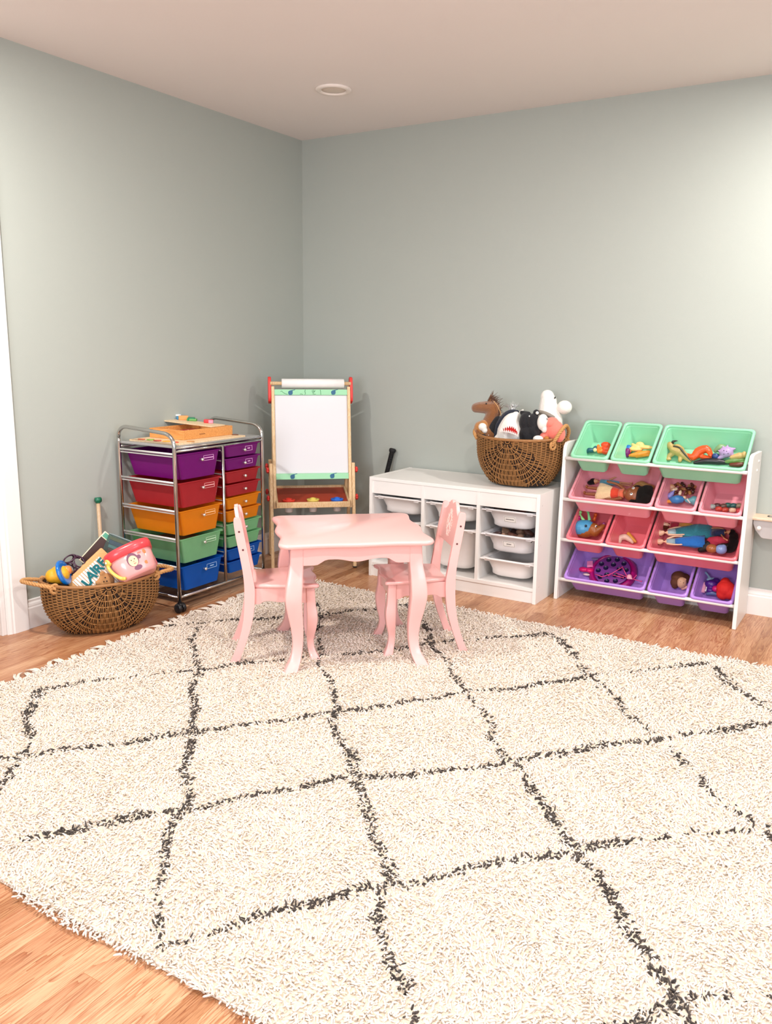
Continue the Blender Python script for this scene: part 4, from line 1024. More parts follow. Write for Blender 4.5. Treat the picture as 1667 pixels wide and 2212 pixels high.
# shark with the open red mouth, belly towards us
sd = -0.30
shark = thing('stuffed_shark', at2(1100, 920, sd), 'white-bellied plush shark with an open red mouth and felt teeth', 'stuffed animal')
def SL(x, y, d=0.0): q = pix(x, y, 1, sd+d); return tuple(q-Vector(shark.location))
blob('body', [('t', [SL(1098, 960, 0.02), SL(1100, 930, 0.012), SL(1106, 908, 0.010), SL(1114, 897, 0.012)], [0.066, 0.062, 0.044, 0.020]), ('e', SL(1078, 950), (0.026, 0.04, 0.028)), ('e', SL(1112, 935), (0.044, 0.05, 0.060))], PW, shark, 0.004)
blob('back', [('t', [SL(1082, 950, 0.060), SL(1090, 920, 0.056), SL(1102, 898, 0.044), SL(1116, 891, 0.034)], [0.048, 0.052, 0.034, 0.014])], mat('plush_navy', '#1A2233', rough=0.9, sheen=0.2, bump=0.3), shark)
mb = MB()      # mouth: a lens shape lying on the belly
up = [(1081, 929), (1086, 924), (1094, 921), (1102, 919), (1110, 921), (1116, 926), (1119, 933), (1120, 940)]; lo = [(1081, 931), (1088, 933), (1096, 934), (1104, 936), (1112, 939), (1119, 942)]
def fy_(x, y):  # bulge of the belly
    return -0.084-0.006*(1-((x-1100)/22)**2)+0.008*abs((y-930)/20)
ring = up+lo[::-1]
mb.loft([[SL(x, y, fy_(x, y)+0.020) for x, y in ring], [SL(x, y, fy_(x, y)-0.003) for x, y in ring]]); mb.build('mouth', mat('red_felt', '#C01C1A', rough=0.9, bump=0.4), shark)
mb = MB()
def teeth(line, up_, n=11):
    P = smooth_path([SL(x, y, fy_(x, y)-0.004) for x, y in line], 8); L_ = len(P)
    for k in range(n):
        i0 = int(k*(L_-1)/n); i1 = int((k+1)*(L_-1)/n); a_, b_ = P[i0], P[i1]; m_ = (a_+b_)/2+Vector((0, -0.002, -0.013 if up_ else 0.015))
        nn = Vector((0, -0.002, 0)); mb.loft([[a_, b_, m_], [a_+nn, b_+nn, m_+nn]])
teeth(up, True, 12); teeth(lo, False, 10); mb.build('teeth', mat('white_felt', '#F4F0EA', rough=0.9), shark)
# sparkly crowned toy behind the shark
cr = thing('stuffed_unicorn', at2(1108, 900, -0.20), 'white plush with silver tinsel standing up behind the shark', 'stuffed animal')
def UL(x, y, d=0.0): q = pix(x, y, 1, -0.20+d); return tuple(q-Vector(cr.location))
blob('body', [('e', UL(1106, 912), (0.040, 0.03, 0.040)), ('e', UL(1100, 930), (0.05, 0.03, 0.05)), ('t', [UL(1121, 893), UL(1128, 887), UL(1130, 885)], [0.009, 0.007, 0.005])], PW, cr)
mb = MB(); r8 = random.Random(8)
for k in range(60):
    f = r8.uniform(-1, 1); mb.tube([UL(1106+4*f, 892, r8.uniform(-.01, .01)), UL(1106+9*f, 880-2*(1-f*f)), UL(1106+20*f+r8.uniform(-2, 2), 867+9*abs(f)+r8.uniform(-3, 4))], [0.0008, 0.0007, 0.0003], 3)
mb.build('tinsel', mat('silver_tinsel', '#E2E4E6', rough=0.2, metal=0.8), cr)
MB().ball(UL(1107, 876, -0.012), (0.005, 0.004, 0.008)).ball(UL(1105, 884, -0.012), (0.006, 0.004, 0.007)).build('horn', mat('silver_foil', '#F0F2F4', rough=0.15, metal=0.9), cr, smooth=True)
# black and white cow plush
cw_ = thing('stuffed_cow', at2(1146, 920, -0.30), 'black and white plush cow in the middle of the cabinet basket', 'stuffed animal')
def CLp(x, y, d=0.0): q = pix(x, y, 1, -0.30+d); return tuple(q-Vector(cw_.location))
blob('body', [('e', CLp(1136, 912), (0.034, 0.038, 0.050)), ('e', CLp(1140, 938), (0.044, 0.045, 0.052)), ('e', CLp(1152, 912), (0.030, 0.036, 0.044)), ('e', CLp(1158, 922), (0.026, 0.034, 0.032)), ('t', [CLp(1130, 896), CLp(1124, 889), CLp(1142, 893)], [0.010, 0.006, 0.010]), ('e', CLp(1154, 930), (0.03, 0.04, 0.04))], PB, cw_)
blob('cheek', [('e', CLp(1172, 912, -0.005), (0.026, 0.034, 0.040)), ('e', CLp(1176, 926, -0.005), (0.014, 0.02, 0.020))], PW, cw_)
blob('ear', [('e', CLp(1158, 892), (0.016, 0.012, 0.017)), ], PB, cw_)
MB().ball(CLp(1160, 892, -0.011), (0.0085, 0.005, 0.008)).build('inner_ear', PW, cw_, smooth=True)
blob('paw', [('e', CLp(1162, 948, -0.03), (0.026, 0.022, 0.016))], PW, cw_)
MB().ball(CLp(1143, 899, -0.036), (0.003, 0.002, 0.004)).build('eye', mat('white_bead', '#F4F4F2'), cw_, smooth=True)
# tall white seal/pony with round nose
al = thing('stuffed_llama', at2(1190, 900, -0.19), 'tall smooth white plush with a round nose pointing right in the cabinet basket', 'stuffed animal')
def AL(x, y, d=0.0): q = pix(x, y, 1, -0.19+d); return tuple(q-Vector(al.location))
blob('body', [('t', [AL(1186, 930), AL(1184, 905), AL(1182, 880), AL(1183, 860)], [0.058, 0.052, 0.044, 0.034]), ('e', AL(1182, 857), (0.034, 0.030, 0.034)), ('t', [AL(1198, 935), AL(1200, 905), AL(1193, 880)], [0.036, 0.034, 0.030]), ('e', AL(1189, 868), (0.030, 0.030, 0.036))], PW, al)
blob('nose', [('e', AL(1219, 880), (0.037, 0.034, 0.034)), ('t', [AL(1200, 884), AL(1220, 881)], [0.018, 0.022])], PW, al)
MB().ball(AL(1198.5, 859, -0.014), (0.0035, 0.005, 0.0055)).build('eye', mat('toy_eye_black', '#101012'), al, smooth=True)
blob('strap', [('t', [AL(1164, 890, -0.045), AL(1176, 893, -0.055), AL(1186, 897, -0.055), AL(1196, 901, -0.048)], [0.011, 0.012, 0.011, 0.007])], mat('grey_ribbon', '#8C8378', rough=0.7), al)
# coral plush at the right
co = thing('stuffed_pig', at2(1200, 930, -0.28), 'coral pink plush at the right end of the cabinet basket, under the rope handle', 'stuffed animal')
def RL_(x, y, d=0.0): q = pix(x, y, 1, -0.28+d); return tuple(q-Vector(co.location))
CO = mat('plush_coral', '#F07C6C', rough=0.85, sheen=0.3, bump=0.15, bscale=200, var=0.03)
blob('body', [('e', RL_(1198, 930), (0.046, 0.04, 0.050)), ('e', RL_(1192, 912), (0.032, 0.03, 0.024)), ('e', RL_(1208, 938), (0.028, 0.035, 0.040)), ('e', RL_(1178, 944), (0.030, 0.035, 0.026))], CO, co)
blob('snout', [('e', RL_(1188, 916, -0.026), (0.019, 0.014, 0.018))], CO, co)
MB().ball(RL_(1180, 906, -0.03), (0.006, 0.004, 0.008)).build('eye', mat('toy_eye_black', '#101012'), co, smooth=True)
blob('foot', [('e', RL_(1180, 947, -0.042), (0.013, 0.012, 0.011))], mat('plush_toffee', '#B07030', rough=0.8), co)
# black mini bat leaning behind the cabinet
bt = thing('toy_bat', (0.655, -0.055, 0.0), 'black bat with a knobbed grip leaning against the wall left of the cabinet', 'bat')
bp_, tp_ = Vector((0.560, -0.135, 0.0)), pix(848, 971, 1, -0.035)
dv = (tp_-bp_); Lb = dv.length; dvn = dv.normalized(); org = Vector(bt.location)
def BT(s_): return tuple(bp_+dvn*s_-org)
MB().tube([BT(0.025), BT(0.032), BT(0.20), BT(Lb-0.26), BT(Lb-0.16), BT(Lb-0.15)], [0.02, 0.030, 0.029, 0.016, 0.0125, 0.012], 18).build('barrel', mat('black_bat', '#1A1A1C', rough=0.4), bt, smooth=True)
MB().tube([BT(Lb-0.155), BT(Lb-0.15), BT(Lb-0.02), BT(Lb-0.012), BT(Lb), BT(Lb+0.006)], [0.011, 0.0135, 0.0145, 0.020, 0.021, 0.015], 16).build('grip', mat('black_rubber_grip', '#0E0E10', rough=0.7, bump=0.6), bt, smooth=True)

# ================================================================ things in the floor basket
def F1(x, y, xx): return pix(x, y, 0, xx)          # on a plane at distance xx from the left wall
CR = Vector((0.852, 0.523, 0)); 
def vert_frame(px_, py_, plane_pt, tilt=0.0, roll=0.0, yaw=0.0):
    """upright frame at a surveyed point: X to the right, Z up, leaning back by tilt, rolled clockwise by roll"""
    nrm = Vector((-0.523, 0.852, 0)); o = pixn(px_, py_, plane_pt, nrm)
    X = CR.copy(); X.rotate(Matrix.Rotation(yaw, 3, 'Z')); Y = Vector((0, 0, 1)).cross(X)
    R = Matrix(((X.x, Y.x, 0), (X.y, Y.y, 0), (0, 0, 1))).to_4x4()
    return Matrix.Translation(o) @ R @ Matrix.Rotation(-tilt, 4, 'X') @ Matrix.Rotation(roll, 4, 'Y')
# cloth book: corner at its lower left, long edge runs up to the right
pp = (0.225, -2.015, 0.26)
Mk = vert_frame(141, 1257, pp, tilt=0.22, roll=math.radians(-40), yaw=0.42)
bk = thing('cloth_book', (0, 0, 0), 'padded cloth book with teal letters and a bear face in the floor basket', 'book', M=Mk)
TAN = mat('tan_cloth', '#E0A870', rough=0.85, bump=0.2, var=0.05); CRM = mat('cream_cloth', '#F1E3C0', rough=0.85, var=0.04)
BL, BH = 0.210, 0.165         # along the long edge, across (downwards)
STR = mat_stripes('striped_cloth', '#F6F1E8', '#C9A88A', 0.0125, 0, 0.34)
def page(y_, th_, m, nm, ins=0.0, par=bk):
    return MB().box(ins, y_, -BH+ins, BL-ins, y_+th_, -ins).build(nm, m, par, bevel=0.004)
page(0.0, 0.008, TAN, 'front_cover'); MB().box(0.020, -0.0022, -BH+0.005, BL-0.034, 0.002, -0.020).build('cover_patch', STR, bk, bevel=0.001)
page(0.013, 0.005, CRM, 'page', 0.004); page(0.022, 0.004, mat('red_page', '#A8301C', rough=0.8), 'page', 0.006); page(0.030, 0.005, mat('yellow_page', '#F0C060', rough=0.8), 'page', 0.003)
page(0.040, 0.008, TAN, 'back_cover')
MB().box(-0.002, 0.002, -BH, 0.010, 0.046, -BH+0.012).build('spine', TAN, bk, bevel=0.003)
TEAL = mat('teal_felt', '#0E7078', rough=0.85, bump=0.3, bscale=300)
for ch, x, z, a, s_ in (('L', 0.060, -0.066, 8, 0.058), ('A', 0.092, -0.058, -6, 0.060), ('I', 0.115, -0.050, 2, 0.056), ('R', 0.137, -0.056, 4, 0.056), ('E', 0.166, -0.046, 4, 0.050)):
    M = Matrix.Translation((x, -0.0045, z)) @ Matrix.Rotation(PI/2, 4, 'X') @ Matrix.Rotation(math.radians(a), 4, 'Z')
    tag(text_mesh(ch, s_, 0.0018, 'letter', TEAL, bk, M, font_w=0.0018), 'teal felt letter %s' % ch)
M = Matrix.Translation((0.034, -0.0045, -0.100)) @ Matrix.Rotation(PI/2, 4, 'X')
tag(text_mesh('C', 0.066, 0.0018, 'letter', TEAL, bk, M, font_w=0.0035), 'teal felt letter, mostly hidden by the rim')
bf = blob('bear_face', [('e', (0.122, -0.005, -0.118), (0.034, 0.009, 0.034)), ('e', (0.092, -0.005, -0.100), (0.012, 0.007, 0.012)), ('e', (0.132, -0.005, -0.084), (0.012, 0.007, 0.012))], mat('bear_brown_cloth', '#C08A58', rough=0.9, bump=0.3, var=0.05), bk, 0.003)
mb = MB()
for x, z, r_ in ((0.112, -0.112, 0.0032), (0.128, -0.104, 0.0032), (0.122, -0.120, 0.0036)): mb.ball((x, -0.0145, z), (r_, 0.0015, r_))
mb.build('stitched_eyes', mat('stitch_dark', '#3A2418'), bf)
# picture book behind, dark cover with a green band and a number
pb = vert_frame(227, 1147, (0.160, -1.830, 0.30), tilt=0.22, roll=math.radians(45), yaw=0.42)
bk_ = thing('board_book', (0, 0, 0), 'dark brown board book with a green band, behind the cloth book', 'book', M=pb)
MB().box(0, 0, -0.17, 0.155, 0.022, 0).build('page_block', mat('book_cream', '#EFE4C4', rough=0.7), bk_, bevel=0.001)
MB().box(0.003, -0.0012, -0.165, 0.152, 0.0005, -0.029).build('cover', mat('dark_brown_print', '#3C201A', rough=0.4), bk_)
MB().box(0.005, -0.0014, -0.025, 0.150, 0.0005, -0.004).build('title_band', mat('green_print', '#4E9A80', rough=0.5, var=0.12), bk_)
M = Matrix.Translation((0.067, -0.0018, -0.0145)) @ Matrix.Rotation(PI/2, 4, 'X')
text_mesh('264', 0.021, 0.0004, 'number', mat('grey_print', '#C8CCC4'), bk_, M, font_w=0.0008)
m1 = MB()
for (x, z, w_, h_) in ((0.118, -0.050, 0.009, 0.013), (0.095, -0.062, 0.006, 0.007), (0.080, -0.075, 0.007, 0.006)): m1.ball((x, -0.0015, z), (w_/2, 0.0008, h_/2))
m1.build('cover_art', mat('print_orange', '#E0A080'), bk_)
# clear plastic case with coloured pieces behind it
pc = vert_frame(236, 1152, (0.250, -1.780, 0.30), tilt=0.30, roll=math.radians(20))
cs = thing('clear_case', (0, 0, 0), 'clear plastic case of coloured pieces behind the pink bucket', 'case', M=pc)
mb = MB(); w_, h_, d_ = 0.115, 0.13, 0.040
mb.box(0, 0, -h_, w_, 0.0015, 0).box(0, d_, -h_, w_, d_+0.0015, 0).box(0, 0.0015, -h_, 0.0015, d_, 0).box(w_-0.0015, 0.0015, -h_, w_, d_, 0).box(0.0015, 0.0015, -0.0015, w_-0.0015, d_, 0)
mb.build('case_shell', mat('smoky_clear', '#C8D8D4', rough=0.1, clear=0.86), cs)
MB().tube([(0, 0, 0), (w_, 0, 0), (w_, d_, 0), (0, d_, 0)], 0.0022, 6, loop=True).build('case_rim', mat('grey_clear', '#7C8C8E', rough=0.2), cs)
for k, (z0, z1, c, nm) in enumerate(((-0.024, -0.010, '#C08A3C', 'wood'), (-0.044, -0.026, '#1E4C98', 'blue'), (-0.060, -0.046, '#A8C8D8', 'pale blue'), (-0.078, -0.062, '#B81E30', 'red'), (-0.096, -0.080, '#E8C898', 'cream'))):
    tag(MB().box(0.006+0.004*k, 0.006, z0, w_-0.008, d_-0.006, z1).build('tile_stack', mat('case_piece_%d' % k, c, rough=0.4), cs, bevel=0.002), nm+' pieces in the case')
# pink bucket with a red collar and yellow handle, lying tilted
bo = pixn(287, 1217, (0.425, -1.790, 0.30), Vector((-0.523, 0.852, 0)))
ax = (CR*0.30+Vector((0, 0, -1))*0.80+Vector((0.523, -0.852, 0))*0.42).normalized()     # from lid towards the bottom
# axis runs up-left (lid) to lower-right/front (base)
ax = (CR*0.48+Vector((0, 0, -0.78))+Vector((0.523, -0.852, 0))*0.30).normalized()
Mbk = frame(bo, CR-Vector((0, 0, 1))*0.0, -ax)
Zb = -ax; Xb = (CR-Zb*CR.dot(Zb)).normalized(); Yb = Zb.cross(Xb)
Mbk = Matrix(((Xb.x, Yb.x, Zb.x, bo.x), (Xb.y, Yb.y, Zb.y, bo.y), (Xb.z, Yb.z, Zb.z, bo.z), (0, 0, 0, 1)))
Mbk = Mbk @ Matrix.Rotation(math.radians(16), 4, 'Z') @ Matrix.Scale(1.06, 4)
bu = thing('toy_bucket', (0, 0, 0), 'pink toy bucket with a red collar and animal sticker, tipped in the floor basket', 'bucket', M=Mbk)
PKB = mat('pink_bucket_plastic', '#F0A6A4', rough=0.25, coat=0.3, var=0.01)
def sq(rx, ry, z, n=48, e=2.8):
    return [(rx*abs(math.cos(q))**(2/e)*(1 if math.cos(q) > 0 else -1), ry*abs(math.sin(q))**(2/e)*(1 if math.sin(q) > 0 else -1), z) for q in [2*PI*i/n for i in range(n)]]
mb = MB(); mb.loft([sq(0.062, 0.050, -0.066), sq(0.072, 0.060, -0.064), sq(0.082, 0.068, -0.052), sq(0.090, 0.074, 0.0), sq(0.093, 0.077, 0.034), sq(0.087, 0.071, 0.034), sq(0.074, 0.060, -0.050), sq(0.06, 0.05, -0.056)])
mb.build('bucket_body', PKB, bu, smooth=True)
mb = MB(); mb.loft([sq(0.095, 0.079, 0.026), sq(0.099, 0.083, 0.028), sq(0.103, 0.087, 0.052), sq(0.100, 0.084, 0.066), sq(0.090, 0.074, 0.070), sq(0.084, 0.068, 0.064), sq(0.084, 0.068, 0.030)]); 
mb.build('collar', mat('red_collar', '#E8454C', rough=0.3, coat=0.3, var=0.01), bu, smooth=True)
mb = MB(); pts = [(-0.090, -0.040, 0.030), (-0.098, -0.052, 0.014), (-0.095, -0.056, -0.010), (-0.084, -0.055, -0.034), (-0.070, -0.055, -0.052), (-0.058, -0.064, -0.060)]
P = smooth_path(pts, 5)
mb.tube(P, 0.0075, 10); hb = mb.build('handle', mat('yellow_handle', '#F4C860', rough=0.3, coat=0.3), bu, smooth=True)
M = frame((-0.0905, -0.046, 0.034), (0.5, -0.8, 0), (-0.8, -0.55, 0.1))
MB().lathe([(0.002, 0.010), (0.010, 0.010), (0.015, 0.007), (0.0165, 0.0), (0.0165, -0.006)], 22, M).build('pivot', mat('yellow_handle', '#F4C860'), hb, smooth=True)
MB().lathe([(0.001, 0.013), (0.004, 0.0125), (0.006, 0.010)], 14, M).build('pivot_pin', mat('white_pin', '#FBF4E8', rough=0.2), hb, smooth=True)
# sticker follows the curved side (front is local -y)
def on(x, z, off=0.0): 
    k = (z+0.064)/0.1; ry = 0.064+0.012*k; rx = 0.078+0.014*k; e = 2.8
    c = max(0, 1-abs(x/rx)**e)**(1/e); return (x, -(ry*c)-off, z)
def patch(nm, outline, off, m, par, cx=0, cz=0):
    G_ = 1.28; cx = 0.028+(cx-0.028)*G_; cz = -0.014+(cz+0.014)*G_; outline = [(x*G_, z*G_) for x, z in outline]
    mb = MB(); o = len(outline); vs = [on(cx+x, cz+z, off) for x, z in outline]+[on(cx+x*0.5, cz+z*0.5, off) for x, z in outline]+[on(cx, cz, off)]
    fs = [(i, (i+1) % o, o+(i+1) % o, o+i) for i in range(o)]+[(o+i, o+(i+1) % o, 2*o) for i in range(o)]
    mb.add(vs, fs); return mb.build(nm, m, par, smooth=True)
def ell(rx, rz, n=18): return [(rx*math.cos(2*PI*i/n), rz*math.sin(2*PI*i/n)) for i in range(n)]
SK = 0.012
stk = patch('sticker', rrect(0.098, 0.062, 0.012, 4), 0.0012, mat('sticker_pinkline', '#C8686C'), bu, 0.016+SK, -0.014)
patch('sticker_face', rrect(0.092, 0.056, 0.010, 4), 0.0018, mat('sticker_white', '#FBF1EA', rough=0.4), stk, 0.016+SK, -0.014)
PUP = mat('print_plum', '#7A4A62'); PCH = mat('print_peach', '#F6CDA6'); PBR = mat('print_brown', '#C07A48')
for (rx, rz, cx, cz, of, m, nm) in ((0.019, 0.023, -0.006, -0.008, 0.0026, PUP, 'monkey_head'), (0.006, 0.007, 0.016, -0.006, 0.0026, PUP, 'monkey_ear'), (0.0150, 0.018, -0.006, -0.012, 0.0034, PCH, 'monkey_face'),
    (0.013, 0.008, 0.0, -0.037, 0.0030, PUP, 'monkey_body'), (0.0015, 0.0018, -0.011, -0.008, 0.0042, mat('toy_eye_black', '#101012'), 'eye'), (0.0015, 0.0018, 0.000, -0.007, 0.0042, mat('toy_eye_black', '#101012'), 'eye'), (0.003, 0.002, -0.005, -0.014, 0.0042, mat('print_orange', '#E0A080'), 'nose'),
    (0.0045, 0.0015, -0.004, -0.021, 0.0042, mat('print_coral', '#E07868'), 'mouth'), (0.012, 0.009, 0.046, -0.008, 0.0028, PBR, 'deer_body'), (0.005, 0.008, 0.038, 0.004, 0.0030, PBR, 'deer_neck'), (0.003, 0.010, 0.055, -0.022, 0.0028, PBR, 'deer_leg'), (0.006, 0.006, 0.030, -0.031, 0.0028, PBR, 'snail'), (0.007, 0.003, 0.022, 0.006, 0.0028, mat('print_coral', '#E07868'), 'flower')):
    patch(nm, ell(rx, rz), of, m, stk, cx+SK, cz+0.002)
# blue ring and yellow ball toy at the left end
po = pixn(137, 1237, (0.235, -2.030, 0.28), Vector((-0.523, 0.852, 0)))
Zr = (CR*0.93+Vector((0, 0, 0.36))).normalized()
bo2 = thing('toy_drum', po, 'toy with blue disc and rounded yellow end, left side of the floor basket', 'toy')
Mr = frame((0, 0, 0), Vector((0.523*0.9, -0.852*0.9, 0.4)).cross(Zr), Zr)
MB().lathe([(0.048, -0.008), (0.055, -0.004), (0.0565, 0.0), (0.055, 0.006), (0.050, 0.009), (0.030, 0.006), (0.002, 0.005)], 34, Mr).build('disc', mat('blue_toy', '#0A6CC0', rough=0.2, coat=0.5), bo2, smooth=True)
blob('rounded_end', [('e', tuple(Mr @ Vector((0, -0.006, -0.022))), (0.042, 0.042, 0.040)), ('e', tuple(Mr @ Vector((0.0, 0.01, -0.045))), (0.030, 0.03, 0.03))], mat('mustard_toy', '#E0A828', rough=0.45, var=0.1, scale=20), bo2, 0.003)
# openwork ball
ob = pixn(160, 1222, (0.190, -1.935, 0.27), Vector((-0.523, 0.852, 0)))
mb = MB(); R_ = 0.050; phi = (1+5**0.5)/2
ico = [Vector(v).normalized() for v in [(0, 1, phi), (0, -1, phi), (0, 1, -phi), (0, -1, -phi), (1, phi, 0), (-1, phi, 0), (1, -phi, 0), (-1, -phi, 0), (phi, 0, 1), (-phi, 0, 1), (phi, 0, -1), (-phi, 0, -1)]]
for v in ico:
    a_ = v.orthogonal().normalized(); b_ = v.cross(a_)
    mb.tube([(v*0.86+(a_*math.cos(q)+b_*math.sin(q))*0.50).normalized()*R_ for q in [2*PI*i/18 for i in range(18)]], 0.0032, 6, loop=True)
tag(mb.build('openwork_ball', mat('plum_plastic', '#3A1430', rough=0.3, coat=0.3), None, loc=ob, smooth=True), 'dark plum openwork ball behind the cloth book', 'ball')
ob2 = pixn(144, 1231, (0.265, -1.985, 0.26), Vector((-0.523, 0.852, 0)))
tag(MB().lathe([(0.006, -0.02), (0.018, -0.016), (0.022, 0.0), (0.016, 0.014), (0.004, 0.018)], 20).build('stacking_cup', mat('orange_toy', '#F08848', rough=0.3), None, loc=ob2, smooth=True), 'small orange cup tucked beside the blue disc', 'cup')
# stick with a green rubber end leaning on the wall behind the basket
s0, s1 = Vector((0.085, -1.700, 0.004)), pix(211, 1076, 0, 0.022)
st = thing('toy_hockey_stick', s0, 'pale wooden stick with a green end leaning on the wall behind the floor basket', 'stick')
dv = Vector(s1)-s0
MB().tube([(0, 0, 0), tuple(dv*0.5), tuple(dv*0.97)], 0.0092, 14).build('shaft', mat_wood('pale_stick', '#C9AE90', '#B89A78', (60, 60, 4)), st, smooth=True)
MB().tube([tuple(dv*0.955), tuple(dv*0.96), tuple(dv*0.995), tuple(dv)], [0.010, 0.0125, 0.0130, 0.011], 16).build('grip', mat('dark_green_grip', '#14684C', rough=0.35), st, smooth=True)
MB().tube([tuple(dv*0.985-Vector((0.0, 0.014, 0))), tuple(dv*0.985+Vector((0.006, 0.012, 0)))], 0.0125, 14).build('grip_end', mat('dark_green_grip', '#14684C'), st, smooth=True)

# ================================================================ on top of the cart
ztop = 0.797
ang = math.radians(90.5)
pz = thing('puzzle_board', (0.388, -1.476, ztop), 'flat wooden peg puzzle board lying on the cart top under the wooden box', 'puzzle', ang)
Lw = 0.470
MB().box(0, 0, 0, Lw, 0.330, 0.008).build('board', mat_wood('pale_ply', '#F0D8B4', '#E0C094', (30, 30, 30)), pz, bevel=0.001)
r3 = random.Random(12); 
for k, (x, y_, c) in enumerate(((0.025, 0.05, '#D8543C'), (0.03, 0.11, '#E8A83C'), (0.024, 0.165, '#C84A3A'), (0.032, 0.22, '#88B04C'), (0.02, 0.27, '#E0784C'), (Lw-0.03, 0.10, '#E8B070'), (Lw-0.02, 0.05, '#7A4A2C'), (0.09, 0.012, '#C89058'))):
    mb = MB(); mb.prism([(x+0.016*math.cos(t_)*(1+0.2*math.sin(3*t_+k)), y_+0.019*math.sin(t_)*(1+0.15*math.cos(2*t_+k))) for t_ in [2*PI*i/16 for i in range(16)]], 0.0085, 0.0115)
    mb.build('puzzle_piece', mat('puzzle_%d' % k, c, rough=0.5), pz)
wb_ = thing('wooden_box', (0.305, -1.362, ztop+0.0085), 'shallow wooden toy box on the puzzle board on the cart', 'box', ang-math.radians(1))
HW = mat_wood('honey_wood', '#E8A662', '#CF8845', (50, 5, 60)); bw, bd_, bh = 0.345, 0.235, 0.046
DV = 0.012
MB().box(0, 0, 0, bw, 0.009, bh).build('front_side', HW, wb_, bevel=0.0015); MB().box(0, bd_-0.009, 0, bw, bd_, bh).build('back_side', HW, wb_, bevel=0.0015)
MB().box(0, 0.009, 0, 0.009, bd_-0.009, bh).build('end_side', HW, wb_, bevel=0.0015); MB().box(bw-0.009, 0.009, 0, bw, bd_-0.009, bh).build('end_side', HW, wb_, bevel=0.0015)
MB().box(0.009, 0.009, 0.0, bw-0.009, bd_-0.009, 0.006).build('box_bottom', HW, wb_)
m1 = MB(); pth = [(0.105+0.040*k/16, -0.0004, 0.021+0.0022*math.sin(k*1.9)) for k in range(17)]; m1.tube(pth, 0.0011, 5); m1.build('burnt_logo', mat('burnt_mark', '#6A3A18'), wb_)
Mw = Matrix.Translation((0.305, -1.362, ztop+0.0085)) @ Matrix.Rotation(ang-math.radians(1), 4, 'Z')
for k in range(16):   # small wooden pieces heaped in the near end
    pos = Mw @ Vector((0.026+0.026*(k % 3)+r3.uniform(-.004, .004), 0.028+0.034*(k//3)+r3.uniform(-.005, .005), 0.010+0.012*(k % 2)+0.010))
    mb = MB().prism([(0.014*math.cos(t_)*(1+0.3*math.sin(2*t_+k)), 0.011*math.sin(t_)*(1+0.3*math.cos(3*t_+k))) for t_ in [2*PI*i/12 for i in range(12)]], -0.003, 0.003)
    tag(mb.build('puzzle_tile', mat('tile_%d' % (k % 4), ('#F0E2C8', '#C89058', '#E8D0A8', '#7A4A2C')[k % 4], rough=0.6), None, loc=pos, rot=(r3.uniform(-.5, .5), r3.uniform(-.5, .5), r3.uniform(0, 3))), 'little cut-out wooden tile heaped in the near end of the wooden box', 'puzzle piece', 'tiles in the wooden box')
tag(MB().box(-0.045, -0.05, 0, 0.045, 0.05, 0.026).build('red_block', mat('deep_red_paint', '#A01818', rough=0.4), None, loc=Mw @ Vector((0.165, 0.10, 0.0065)), rot=(0, 0, ang), bevel=0.002), 'deep red block inside the wooden box under the sliding board', 'block')
# sliding board resting across the box with painted blocks on it
zt2 = ztop+0.0085+bh
TLb = math.radians(2.6)
lid = thing('game_board', (0.300, -1.115, zt2+0.0012), 'thin pale board resting across the wooden box with painted blocks on it', 'board')
lid.rotation_euler = (0, TLb, math.radians(4))
MB().box(-0.320, -0.055, 0.0, 0.0, 0.055, 0.006).build('board', mat_wood('pale_ply', '#F0D8B4', '#E0C094'), lid, bevel=0.001)
Ml = Matrix.Translation(lid.location) @ Euler(lid.rotation_euler).to_matrix().to_4x4()
for (px_, py_, nm, c, L_, h_, tl, up_) in ((414, 905, 'orange', '#F0A060', 0.050, 0.022, 0.2, 0), (434, 907, 'light green', '#62A04C', 0.052, 0.012, -0.1, 0), (430, 902, 'blue', '#3E86B0', 0.046, 0.016, 0.3, 0), (429, 897, 'white', '#E8F0F0', 0.026, 0.009, 0, 1), (449, 905, 'dark green', '#0E7A50', 0.038, 0.018, 0.1, 0), (464, 912, 'red', '#D82830', 0.046, 0.018, -0.1, 0), (474, 912, 'pink', '#F090A8', 0.024, 0.017, 0.1, 0)):
    pos = pixn(px_, py_, Ml @ Vector((0, 0, 0.006)), Ml.to_3x3() @ Vector((0, 0, 1)))
    c0 = Ml.inverted() @ pos; c0.x = max(-0.295, min(-0.020, c0.x)); c0.y = max(-0.042, min(0.042, c0.y)); c0.z = 0.0062+(0.0165 if up_ else 0)
    o = MB().box(-L_/2, -0.012, 0, L_/2, 0.012, h_).build('toy_block', mat('block_'+nm.replace(' ', '_'), c, rough=0.35), None, bevel=0.003, seg=3)
    o.matrix_world = Ml @ Matrix.Translation(c0) @ Matrix.Rotation(math.radians(32)+tl, 4, 'Z')
    tag(o, '%s painted block on the thin board on the cart' % nm, 'block')

